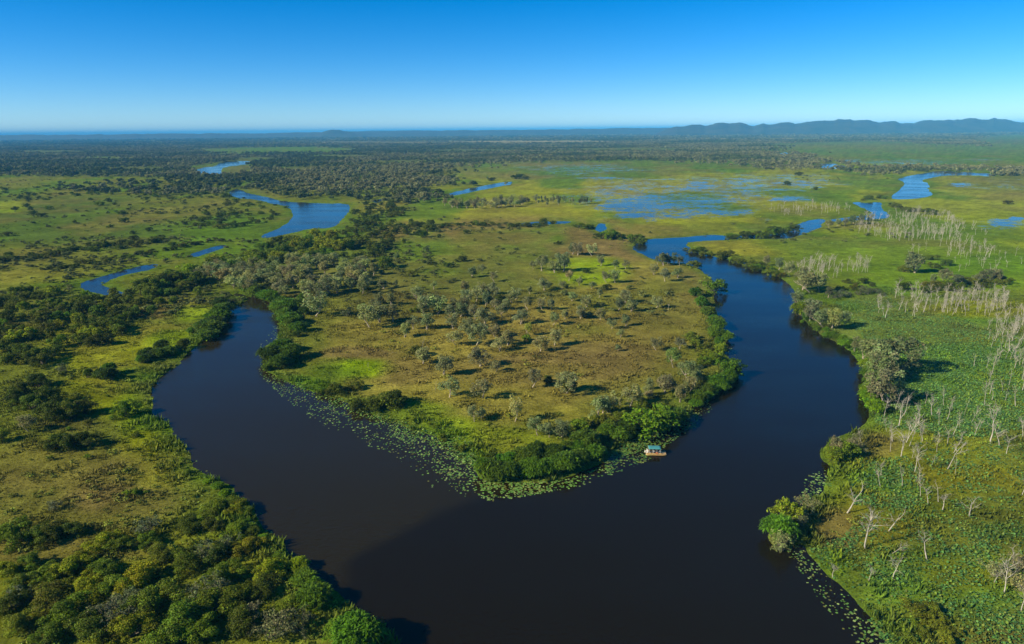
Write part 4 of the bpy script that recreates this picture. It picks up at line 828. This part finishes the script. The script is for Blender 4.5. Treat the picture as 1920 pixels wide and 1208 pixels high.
def scatter(name, pts, scl, shade, protos, label, cat, zscale=1.0):
    me = mesh_np(name, pts, np.zeros((0, 3), np.int32), {'scl': scl, 'shade': shade})
    o = obj(name, me, kind='stuff', label=label, category=cat)
    ng = bpy.data.node_groups.new(name, 'GeometryNodeTree')
    ng.interface.new_socket('Geometry', in_out='INPUT', socket_type='NodeSocketGeometry'); ng.interface.new_socket('Geometry', in_out='OUTPUT', socket_type='NodeSocketGeometry')
    gi = ng.nodes.new('NodeGroupInput'); go = ng.nodes.new('NodeGroupOutput'); ip = ng.nodes.new('GeometryNodeInstanceOnPoints'); jn = ng.nodes.new('GeometryNodeJoinGeometry')
    for pr in protos:
        oi = ng.nodes.new('GeometryNodeObjectInfo'); oi.inputs['Object'].default_value = pr; oi.inputs['As Instance'].default_value = True
        ng.links.new(oi.outputs['Geometry'], jn.inputs[0])
    ng.links.new(jn.outputs[0], ip.inputs['Instance']); ip.inputs['Pick Instance'].default_value = True
    ng.links.new(gi.outputs[0], ip.inputs['Points'])
    na = ng.nodes.new('GeometryNodeInputNamedAttribute'); na.data_type = 'FLOAT'; na.inputs['Name'].default_value = 'scl'
    cb = ng.nodes.new('ShaderNodeCombineXYZ'); mz = ng.nodes.new('ShaderNodeMath'); mz.operation = 'MULTIPLY'; mz.inputs[1].default_value = zscale
    for k in (0, 1): ng.links.new(na.outputs['Attribute'], cb.inputs[k])
    ng.links.new(na.outputs['Attribute'], mz.inputs[0]); ng.links.new(mz.outputs[0], cb.inputs[2]); ng.links.new(cb.outputs[0], ip.inputs['Scale'])
    rv = ng.nodes.new('FunctionNodeRandomValue'); rv.data_type = 'FLOAT_VECTOR'; rv.inputs[0].default_value = (0, 0, 0); rv.inputs[1].default_value = (0, 0, 6.283)
    ng.links.new(rv.outputs[0], ip.inputs['Rotation'])
    ng.links.new(ip.outputs[0], go.inputs[0])
    md = o.modifiers.new('scatter', 'NODES'); md.node_group = ng
    return o

# woodland density over the far land (photo pixels): +ellipses wooded, -ellipses open
WD = [(-1, 900, 250, 2200, 1)]
WOODED = [(960,266,1500,26,1.0),(150,300,420,34,1.0),(640,300,330,40,.9),(460,335,180,26,.9),(680,335,180,34,1.0),(600,360,90,16,.9),(980,288,380,17,1.0),(1350,290,190,20,.9),(1480,310,120,12,1.0),(1660,322,110,8,.9),(1800,318,60,5,.7),(1890,326,40,8,1),(1250,262,500,16,1),(300,355,200,14,.6),(760,372,90,12,.9),(880,345,90,6,.9),(1040,301,90,3,.8)]
OPEN = [(260,318,70,3),(760,305,60,4),(90,285,80,2.5),(560,318,50,4),(880,283,90,2.5),(1180,281,80,2.5),(640,294,60,3),(525,282,180,5.5),(140,340,250,7.5),(1010,267,200,2.5),(1700,283,290,14),(1850,300,220,16),(205,298,50,2.5),(1620,272,160,6),(1150,330,330,30),(1480,340,200,22),(700,268,130,2.2),(1480,261,80,2),(1345,261,50,1.5),(420,318,62,14),(1560,312,34,6),(860,357,70,7),(930,344,50,6),(110,420,340,56),(1700,345,90,22),(1900,268,80,14),(480,300,40,4)]
pts = []; scl = []; shd = []
for (y0, y1, n_) in ((251, 256, 9000), (256, 264, 18000), (264, 280, 36000), (280, 305, 26000), (305, 340, 12000), (340, 392, 5200)):
    qx = rng.uniform(-150, 2070, n_); qy = rng.uniform(y0, y1, n_) - math.tan(ROLL) * (qx - 960)
    x, y = ground(qx, qy)
    nz = fbm(x / 160., y / 160., 61, 4) - .5; nf = fbm(x / 700., y / 700., 63, 4) - .5; far = np.clip(y / 3500, 0, 1); nn = nz * (1 - far) + nf * far
    w = np.zeros(n_)
    for cx, cy, rx, ry, ww in WOODED: w = np.maximum(w, ww * smooth(1.2, .7, np.sqrt(((qx - cx) / rx) ** 2 + ((qy - cy) / ry) ** 2) + nn * .8))
    for cx, cy, rx, ry in OPEN: w *= smooth(.75, 1.1, np.sqrt(((qx - cx) / rx) ** 2 + ((qy - cy) / ry) ** 2) + nn * .9)
    w *= smooth(-.42, -.05, nn)
    k = (rng.random(n_) < w) & (y > 600) & (y < 15000)
    x, y = x[k], y[k]; sd = shore(x, y); k = sd > 3
    x, y = x[k], y[k]
    pts.append(np.stack([x, y, np.where(sd[k] > 0, .4, 0)], 1))
    s_ = rng.uniform(.55, 1.3, len(x)) * np.clip(y / 4200, 1.0, 2.6); scl.append(s_)
    qx2, qy2, _d = project(x, y); lt = smooth(1.2, .6, np.sqrt(((qx2 - 690) / 170) ** 2 + ((qy2 - 338) / 26) ** 2))[:, None] * .22
    t = fbm(x / 260., y / 260., 67, 4)[:, None] + lt
    cdark = np.array((0.070, 0.096, 0.022)); cgrey = np.array((0.165, 0.170, 0.066)); cc_ = cdark + (cgrey - cdark) * smooth(.40, .60, t)
    shd.append(cc_ * rng.uniform(.7, 1.3, (len(x), 1)))
scatter('distant_woodland', np.concatenate(pts), np.concatenate(scl), np.concatenate(shd), PROTO, 'grey-green and dark woodland stretching over the far plain to the hills', 'woodland')

x, y = DEADPTS; sd = shore(x, y); k = sd > 0.5; x, y = x[k], y[k]
DPROTO = [bpy.data.objects.new('bare_trunk', joined('dead', i)) for i in range(10)]
scatter('bleached_trunks', np.stack([x, y, gz(x, y)], 1), rng.uniform(.45, 1.0, len(x)), np.ones((len(x), 3)), DPROTO, 'fine bleached trunks filling out the ghost forest and the right-hand marsh', 'dead wood')

# ------------------------------------------------------------------ low scrub over the middle-distance plains: one mass
SP = [(150,350,330,24,.8),(330,395,150,40,.9),(260,470,330,26,.8),(90,500,200,20,.8),(80,520,160,18,.5),(700,400,110,26,.9),(820,425,220,16,.8),(430,370,120,30,.6),(60,400,220,40,.18),(760,500,90,40,.5),(1500,440,300,20,.12),(900,460,260,40,.10),(960,560,380,90,.06),(250,560,260,40,.5),(1620,330,200,10,.6)]
n_ = 15000; qx = rng.uniform(-120, 1960, n_); qy = rng.uniform(325, 600, n_); x, y = ground(qx, qy); sd = shore(x, y)
nn = fbm(x / 60., y / 60., 95, 4); w = np.zeros(n_)
for cx, cy, rx, ry, ww in SP: w = np.maximum(w, ww * smooth(1.15, .6, np.sqrt(((qx - cx) / rx) ** 2 + ((qy - cy) / ry) ** 2)))
w *= smooth(.40, .58, nn); k = (rng.random(n_) < w) & (sd > 2); x, y, sd = x[k], y[k], sd[k]
sh_ = (np.array((.075, .095, .018)) + rng.random((len(x), 1)) * np.array((.06, .06, .02))) * rng.uniform(.7, 1.25, (len(x), 1))
scatter('plains_scrub', np.stack([x, y, land_z(sd, x, y) - .1], 1), rng.uniform(.18, .5, len(x)), sh_, PROTO, 'low olive scrub dotted between the shrubs of the middle plains', 'scrub', .75)

# ------------------------------------------------------------------ grass, reeds: one mass
M_GRASS = attr_leaf_material('grass_blades', 'cover', 0.3)
def grass(n, ymin, ymax, name, label, hmul, near_shore=None):
    y = np.sqrt(rng.uniform(ymin ** 2, ymax ** 2, n)); x = y * rng.uniform(-.86, .86, n)
    sd = shore(x, y); k = sd > 0.15
    if near_shore: k &= (sd < near_shore)
    x, y, sd = x[k], y[k], sd[k]; n = len(x)
    c, wet = cover(x, y, sd); k = wet < .4
    z = land_z(sd, x, y)
    clump = fbm(x / 6., y / 6., 71, 3)
    h = (0.22 + 0.75 * smooth(.35, .75, clump)) * rng.uniform(.6, 1.4, n) * hmul
    v = []; f = []; cl = []
    base = np.stack([x, y, z - .04], 1)
    for b in range(4):
        a = rng.uniform(0, 6.283, n); d = np.stack([np.cos(a), np.sin(a), np.zeros(n)], 1); s = np.stack([-np.sin(a), np.cos(a), np.zeros(n)], 1)
        w = (0.16 + 0.20 * rng.random(n))[:, None] * np.clip(h, .4, 1.4)[:, None]
        p0 = base + d * .12; tip = base + d * (h * rng.uniform(.25, .8, n))[:, None] + np.array((0, 0, 1)) * (h * rng.uniform(.7, 1.1, n))[:, None]
        v.append(np.stack([p0 - s * w, p0 + s * w, tip], 1))
        cl.append(np.repeat((c * rng.uniform(.7, 1.5, (n, 1)))[:, None], 3, 1))
    v = np.concatenate(v).reshape(-1, 3); cl = np.concatenate(cl).reshape(-1, 3)
    obj(name, mesh_np(name, v, np.arange(len(v)).reshape(-1, 3), {'cover': cl}, [M_GRASS]), kind='stuff', label=label, category='grass')
grass(150000, 95, 430, 'grass', 'tussocky olive and brown grass covering the land around the river', 1.0)
grass(120000, 95, 420, 'reeds', 'tall lime green reeds fringing the river banks', 2.0, 9.0)

# ------------------------------------------------------------------ undergrowth: small leafy clumps, one mass
def clump_proto(seed, n):
    r = np.random.default_rng(seed); g = Geo()
    cs = np.stack([r.normal(size=n) * .45, r.normal(size=n) * .45, r.uniform(.15, .6, n)], 1)
    leaves(g, r, cs, r.uniform(.25, .5, n), 90, .17, 1.7, .7, .9, .25, -.2)
    return bpy.data.objects.new('undergrowth_clump', g.mesh('undergrowth_clump', M_FAR, False))
UPROTO = [clump_proto(700 + i, n_) for i, n_ in enumerate((6, 8, 5, 9))]
n_ = 75000; y = np.sqrt(rng.uniform(95 ** 2, 800 ** 2, n_)); x = y * rng.uniform(-.86, .86, n_); sd = shore(x, y)
qx, qy, _d = project(x, y)
nn = fbm(x / 22., y / 22., 91, 4)
w = smooth(.50, .66, nn) * .55
left = smooth(40, -40, qx - np.interp(qy, [480, 560, 700, 900, 1100, 1250], [560, 440, 330, 380, 600, 760])) * smooth(470, 540, qy)
w = w * (.35 + .9 * left) + left * .14 + smooth(6, 1, sd) * .35 * smooth(.4, .6, nn) + smooth(860, 1060, qy) * left * .8
w *= np.where(y > 420, .45, 1.0)
k = (rng.random(n_) < w) & (sd > .3); x, y, sd, nn = x[k], y[k], sd[k], nn[k]
c_, _w = cover(x, y, sd); k = _w < .3; x, y, sd, nn, c_ = x[k], y[k], sd[k], nn[k], c_[k]
sh_ = (c_ * .6 + np.array((.10, .145, .008)) * .7) * rng.uniform(.55, 1.35, (len(x), 1))
scatter('undergrowth', np.stack([x, y, land_z(sd, x, y) - .03], 1), rng.uniform(.5, 1.5, len(x)) * rng.choice([.6, 1, 1, 1.5], len(x)), sh_, UPROTO, 'knee-high leafy undergrowth between the bushes and along the banks', 'undergrowth', .8)

# ------------------------------------------------------------------ lily pads and lotus leaves: one mass each
M_PAD = attr_leaf_material('lily_leaves', 'cover', 0.12, 0.4)
def pads(name, label, zones, lift):
    V = []; Fc = []; Cc = []; n0 = 0
    for (P, n, rad, cols, thr, sdlim) in zones:
        xs = [q[0] for q in P]; ys = [q[1] for q in P]
        qx = rng.uniform(min(xs), max(xs), n * 2); qy = rng.uniform(min(ys), max(ys), n * 2)
        k = np.array([in_poly((a, b), P) for a, b in zip(qx, qy)]); x, y = ground(qx[k], qy[k])
        sd = shore(x, y); nz = fbm(x / 5., y / 5., 81, 4) * .65 + fbm(x / 16., y / 16., 83, 3) * .35
        k = (nz + rng.normal(size=len(x)) * .16 > thr + .04 + np.clip(-sd - sdlim[1], 0, 30) * sdlim[2]) & (sd > -sdlim[0]); x, y, sd = x[k], y[k], sd[k]; n_ = len(x)
        if n_ == 0: continue
        z = np.maximum(land_z(sd, x, y), 0) + .02 + lift * rng.random(n_) * smooth(-6, 2, sd)
        r_ = rad * .68 * rng.uniform(.5, 1.3, n_); a0 = rng.uniform(0, 6.283, n_)
        an = a0[:, None] + np.linspace(.25, 6.03, 7)[None]
        tl = rng.normal(size=(n_, 2)) * (.05 + .30 * (lift > .1))
        px_ = np.cos(an) * r_[:, None]; py_ = np.sin(an) * r_[:, None]
        v = np.stack([x[:, None] + px_, y[:, None] + py_, z[:, None] + np.maximum(px_ * tl[:, :1] + py_ * tl[:, 1:], -.015 if lift < .1 else -.25)], -1)
        V.append(v.reshape(-1, 3)); Fc.append(np.arange(n_ * 7).reshape(n_, 7) + n0); n0 += n_ * 7
        ci = np.array(cols)[rng.integers(0, len(cols), n_)] * rng.uniform(.65, 1.3, (n_, 1)); Cc.append(np.repeat(ci[:, None], 7, 1).reshape(-1, 3))
    obj(name, mesh_np(name, np.concatenate(V), np.concatenate(Fc), {'cover': np.concatenate(Cc)}, [M_PAD]), kind='stuff', label=label, category='water plants')
PG = [(0.12, 0.25, 0.045), (0.17, 0.30, 0.065), (0.08, 0.19, 0.03), (0.25, 0.34, 0.10), (0.14, 0.15, 0.03)]
PY = [(0.11, 0.19, 0.03), (0.07, 0.16, 0.03), (0.16, 0.20, 0.04), (0.05, 0.13, 0.04)]
LO = [(0.085, 0.20, 0.045), (0.12, 0.25, 0.06), (0.06, 0.155, 0.028), (0.18, 0.27, 0.04)]
pads('lily_pads', 'pale green lily pads floating along the banks of the brown river', [
 ([(486,680),(500,655),(520,690),(560,720),(640,750),(740,790),(830,825),(890,868),(900,905),(935,910),(925,940),(860,930),(780,905),(700,860),(610,805),(530,745),(486,705)], 13500, .42, PG, .46, (18, 0.5, .016)),
 ([(900,895),(960,905),(1060,900),(1140,870),(1150,890),(1080,915),(960,935),(900,930)], 2000, .48, PG, .53, (14, 1, .012)),
 ([(1130,862),(1170,830),(1260,800),(1310,775),(1305,800),(1250,835),(1215,865),(1180,880),(1140,890)], 4200, .48, PY, .46, (12, 3, .012)),
 ([(1290,760),(1330,748),(1335,770),(1300,800)], 260, .45, PG, .5, (12, 3, .01)),
 ([(1510,890),(1560,880),(1556,960),(1520,970),(1500,940)], 420, .48, PG, .48, (8, 1, .01)),
 ([(1490,1020),(1520,1040),(1600,1110),(1680,1190),(1720,1240),(1640,1240),(1570,1170),(1510,1090),(1470,1030)], 1900, .36, PG, .50, (20, 1, .007)),
 ([(1560,620),(1610,640),(1625,665),(1590,660)], 300, .6, PG, .45, (6, 1, .01)),
 ([(490,560),(530,590),(530,640),(500,660),(485,650),(512,610)], 420, .5, PG, .5, (6, 1, .02)),
 ([(340,830),(400,890),(480,950),(520,1000),(600,1090),(680,1140),(660,1150),(560,1080),(470,985),(380,905)], 900, .42, PG, .55, (5, 1, .03)),
 ([(1350,640),(1385,660),(1390,690),(1370,665)], 120, .5, PG, .5, (6, 1, .02))], .03)
pads('lotus_leaves', 'blue-green lotus leaves spread over the marsh and the lily shore', [
 ([(1560,570),(1660,555),(1700,580),(1800,600),(1920,640),(1960,700),(1960,800),(1800,830),(1640,800),(1640,760),(1690,700),(1600,620)], 64000, .36, LO, .44, (3, 1, .1)),
 ([(1580,870),(1700,860),(1760,940),(1700,960),(1600,950)], 6000, .36, LO + PY, .48, (3, 1, .1)),
 ([(1515,1030),(1580,1010),(1640,950),(1960,930),(1980,1240),(1690,1240),(1600,1130)], 27000, .32, LO + PY, .56, (3, 1, .1)),
 ([(1700,830),(1960,800),(1960,930),(1780,930)], 5200, .34, LO + PY, .53, (3, 1, .1)),
 ([(540,700),(600,735),(700,770),(820,815),(895,860),(890,880),(800,830),(640,765),(560,735)], 11000, .42, PG + PY, .42, (6, 2, .02)),
 ([(880,830),(930,850),(900,890),(860,850),(800,800),(760,770),(830,790)], 3000, .40, PG + PY, .46, (3, 1, .1)),
 ([(250,800),(330,850),(400,930),(470,1000),(350,950),(280,880)], 700, .42, [(0.24, 0.27, 0.06), (0.14, 0.2, 0.03)], .56, (1, 1, .1))], .45)

# ------------------------------------------------------------------ the tour boat
BX, BY = (float(v) for v in ground(1229, 851)); BM = mpp(1229, 851)
M_HULL = plain_material('tan_hull_paint', (0.52, 0.33, 0.11), .5); M_WHITE = plain_material('white_boat_paint', (0.72, 0.72, 0.68), .45)
M_TEAL = plain_material('teal_canopy', (0.045, 0.23, 0.24), .7); M_SEAT = plain_material('grey_seat', (0.16, 0.16, 0.15), .6); M_DECK = plain_material('weathered_deck', (0.40, 0.27, 0.12), .8, var=.3)
M_ORANGE = plain_material('orange_ring', (0.62, 0.14, 0.03), .5); M_BLACK = plain_material('dark_engine', (0.03, 0.03, 0.032), .35); M_ALU = plain_material('aluminium_tube', (0.6, 0.6, 0.6), .35, .8)
def box(x0, x1, y0, y1, z0, z1, bev=0.02):
    import bmesh
    bm = bmesh.new(); bmesh.ops.create_cube(bm, size=1)
    for v in bm.verts: v.co = Vector(((x0 + x1) / 2 + v.co.x * (x1 - x0), (y0 + y1) / 2 + v.co.y * (y1 - y0), (z0 + z1) / 2 + v.co.z * (z1 - z0)))
    bmesh.ops.bevel(bm, geom=bm.edges[:], offset=min(bev, (z1 - z0) * .3, (y1 - y0) * .3, (x1 - x0) * .3), segments=2, affect='EDGES')
    me = bpy.data.meshes.new('box'); bm.to_mesh(me); bm.free(); return me
def bpart(name, me, mat, parent):
    me.materials.clear(); me.materials.append(mat); return obj(name, me, parent)
boat = obj('tour_boat', None, label='small flat tour boat with a teal canopy and tan hull beside the lily pads', category='boat')
boat.location = (BX, BY, 0); boat.rotation_euler = (0, 0, math.radians(-4))
# hull: two rounded floats with raked bows, under a flat deck
for s in (-1, 1):
    xs = [-3.15, -3.1, -2.0, 0, 2.0, 2.8, 3.3, 3.42]; rr = [.05, .27, .30, .30, .30, .26, .14, .03]; zz = [.1, .08, .06, .06, .06, .1, .2, .26]
    v, f = tube([(a, s * .82, b) for a, b in zip(xs, zz)], rr, 10)
    bpart('float', mesh_np('float', v, f, None, [], None, True), M_HULL, boat)
bpart('deck', box(-3.1, 3.25, -1.15, 1.15, .33, .43), M_DECK, boat)
for s in (-1, 1): bpart('side_rail_board', box(-3.0, 1.9, s * 1.12 - .035, s * 1.12 + .035, .435, .74), M_HULL, boat)
cv = []; nx, ny = 9, 7
for i in range(nx):
    for j in range(ny):
        u = -1 + 2 * j / (ny - 1); cv.append((-2.35 + 3.85 * i / (nx - 1), u * 1.2, 2.30 + .16 * (1 - u * u) + .02 * math.cos(i * math.pi)))
cv = np.array(cv); ii = np.arange(nx * ny).reshape(nx, ny); q = np.stack([ii[:-1, :-1], ii[1:, :-1], ii[1:, 1:], ii[:-1, 1:]], -1).reshape(-1, 4)
can = bpart('canopy', mesh_np('canopy', cv, q, None, [], None, True), M_TEAL, boat); sm = can.modifiers.new('thick', 'SOLIDIFY'); sm.thickness = .05
for s in (-1, 1): bpart('valance', box(-2.35, 1.5, s * 1.2 - .012, s * 1.2 + .012, 2.12, 2.29, .004), M_TEAL, can)
for s in (-1, 1):
    for a in (-2.25, -.95, .25, 1.42):
        v, f = tube([(a, s * 1.05, .42), (a, s * 1.06, 1.4), (a, s * 1.08, 2.32)], [.03, .03, .03], 6); bpart('post', mesh_np('post', v, f, None, [], None, True), M_WHITE, boat)
    v, f = tube([(-2.25, s * 1.06, 1.12), (1.42, s * 1.06, 1.12)], [.022, .022], 5); bpart('hand_rail', mesh_np('hand_rail', v, f, None, [], None, True), M_ALU, boat)
for a in (-1.7, -.75, .2, 1.1):
    st_ = bpart('bench', box(a - .2, a + .2, -.85, .85, .78, .86), M_SEAT, boat); bpart('bench_back', box(a - .25, a - .205, -.85, .85, .87, 1.28), M_SEAT, st_)
    bpart('bench_base', box(a - .14, a + .14, -.7, .7, .432, .778), M_WHITE, st_)
bpart('console', box(-2.75, -2.38, -.3, .35, .432, 1.35), M_WHITE, boat)
v, f = tube([(-2.95, -.75, .43), (-2.95, -.75, 1.4), (-2.95, -.75, 2.25)], [.07, .06, .05], 7); bpart('stern_post', mesh_np('stern_post', v, f, None, [], None, True), M_WHITE, boat)
eng = bpart('outboard_motor', box(-3.5, -3.14, -.2, .2, .45, 1.02, .08), M_WHITE, boat); bpart('motor_leg', box(-3.42, -3.24, -.06, .06, -.3, .45), M_BLACK, eng)
an = np.linspace(0, 2 * math.pi, 17); v, f = tube(np.stack([.3 + .3 * np.cos(an), np.full(17, -1.20), .78 + .3 * np.sin(an)], 1), [.075] * 17, 7); bpart('life_ring', mesh_np('life_ring', v, f, None, [], None, True), M_ORANGE, boat)
v, f = tube([(2.0, -1.0, .43), (2.0, -1.0, .95), (3.0, -.7, .95), (3.0, .7, .95), (2.0, 1.0, .95), (2.0, 1.0, .43)], [.022] * 6, 5); bpart('bow_rail', mesh_np('bow_rail', v, f, None, [], None, True), M_ALU, boat)

# two passengers on the benches
M_SKIN = plain_material('skin', (0.42, 0.25, 0.17), .6); M_SHIRT = plain_material('pale_shirt', (0.68, 0.68, 0.66), .8); M_TROUSER = plain_material('dark_trousers', (0.05, 0.06, 0.09), .8); M_HAIR = plain_material('dark_hair', (0.03, 0.022, 0.015), .6)
def person(lx, ly, turn, label):
    J = {'pel': (0, 0, .10), 'waist': (0, 0, .28), 'chest': (.02, 0, .47), 'neck': (.02, 0, .60), 'head': (.045, 0, .70), 'crown': (.04, 0, .80)}
    rad = {'pel': .15, 'waist': .125, 'chest': .145, 'neck': .05, 'head': .085, 'crown': .07}
    E = [('pel', 'waist'), ('waist', 'chest'), ('chest', 'neck'), ('neck', 'head'), ('head', 'crown')]
    for s, n in ((-1, 'r'), (1, 'l')):
        for j, p_, r_ in (('hip', (.05, s * .1, .09), .095), ('knee', (.42, s * .12, .09), .068), ('ankle', (.44, s * .12, -.34), .042), ('toe', (.58, s * .13, -.385), .035),
                          ('sho', (.02, s * .19, .53), .062), ('elb', (.08, s * .25, .28), .046), ('wri', (.29, s * .17, .19), .032), ('hand', (.37, s * .15, .18), .03)): J[j + n] = p_; rad[j + n] = r_
        E += [('pel', 'hip' + n), ('hip' + n, 'knee' + n), ('knee' + n, 'ankle' + n), ('ankle' + n, 'toe' + n), ('chest', 'sho' + n), ('sho' + n, 'elb' + n), ('elb' + n, 'wri' + n), ('wri' + n, 'hand' + n)]
    ks = list(J); me = bpy.data.meshes.new('person'); me.from_pydata([J[k] for k in ks], [(ks.index(a), ks.index(b)) for a, b in E], [])
    o = obj('person', me, label=label, category='person')
    sk = o.modifiers.new('skin', 'SKIN')
    if not me.skin_vertices: me.attributes  # layer is made by the modifier below
    dat = me.skin_vertices[0].data if me.skin_vertices else None
    if dat:
        for i, k in enumerate(ks): dat[i].radius = (rad[k], rad[k]); dat[i].use_root = (k == 'pel')
    o.modifiers.new('sub', 'SUBSURF').render_levels = 2
    dg = bpy.context.evaluated_depsgraph_get(); ev = o.evaluated_get(dg); m2 = bpy.data.meshes.new_from_object(ev); o.modifiers.clear(); o.data = m2
    for mt in (M_SKIN, M_SHIRT, M_TROUSER): m2.materials.append(mt)
    for pl in m2.polygons:
        c = pl.center; pl.use_smooth = True
        pl.material_index = 0 if (c.z > .60 or (c.x > .14 and c.z > .16 and abs(c.y) > .1)) else (1 if c.z > .2 else 2)
    hv = []; hf = []
    an = np.arange(10) * .6283
    for i, (zr, rr_) in enumerate(((.70, .098), (.76, .105), (.83, .085), (.872, .03))): hv += [(.03 - .02 + math.cos(a) * rr_, math.sin(a) * rr_, zr + (.05 if math.cos(a) > .5 and i == 0 else 0)) for a in an]
    for i in range(3):
        for k in range(10): hf.append((i * 10 + k, i * 10 + (k + 1) % 10, (i + 1) * 10 + (k + 1) % 10, (i + 1) * 10 + k))
    obj('hair', mesh_np('hair', np.array(hv), np.array(hf), None, [M_HAIR], None, True), o)
    w_ = boat.rotation_euler.z
    o.location = (BX + lx * math.cos(w_) - ly * math.sin(w_), BY + lx * math.sin(w_) + ly * math.cos(w_), .87); o.rotation_euler = (0, 0, w_ + turn)
person(-.62, -.55, 0, 'person in a pale shirt seated in the middle of the tour boat')
person(1.2, -.5, 0, 'person in a pale shirt seated at the front of the tour boat canopy')

# ------------------------------------------------------------------ haze
hz, nt, out = new_mat('haze')
pv = N(nt, 'ShaderNodeVolumePrincipled'); pv.inputs['Color'].default_value = (0.10, 0.52, 1.0, 1); pv.inputs['Density'].default_value = 5.2e-5; pv.inputs['Anisotropy'].default_value = -0.2
pv.inputs['Density Attribute'].default_value = ''; pv.inputs['Temperature Attribute'].default_value = ''
nt.links.new(pv.outputs[0], out.inputs['Volume'])
try: hz.cycles.homogeneous_volume = True
except Exception: pass
X_ = 170000.0; bv = np.array([(x, y, z) for x in (-X_, X_) for y in (-500.0, 63500.0) for z in (-4.0, 255.0)])
bf = np.array([(0, 1, 3, 2), (4, 6, 7, 5), (0, 4, 5, 1), (2, 3, 7, 6), (0, 2, 6, 4), (1, 5, 7, 3)])
obj('haze', mesh_np('haze', bv, bf, None, [hz]), kind='stuff', label='pale blue haze over the far plain and hills', category='haze')
print('PLANTS', len(PLANTED))
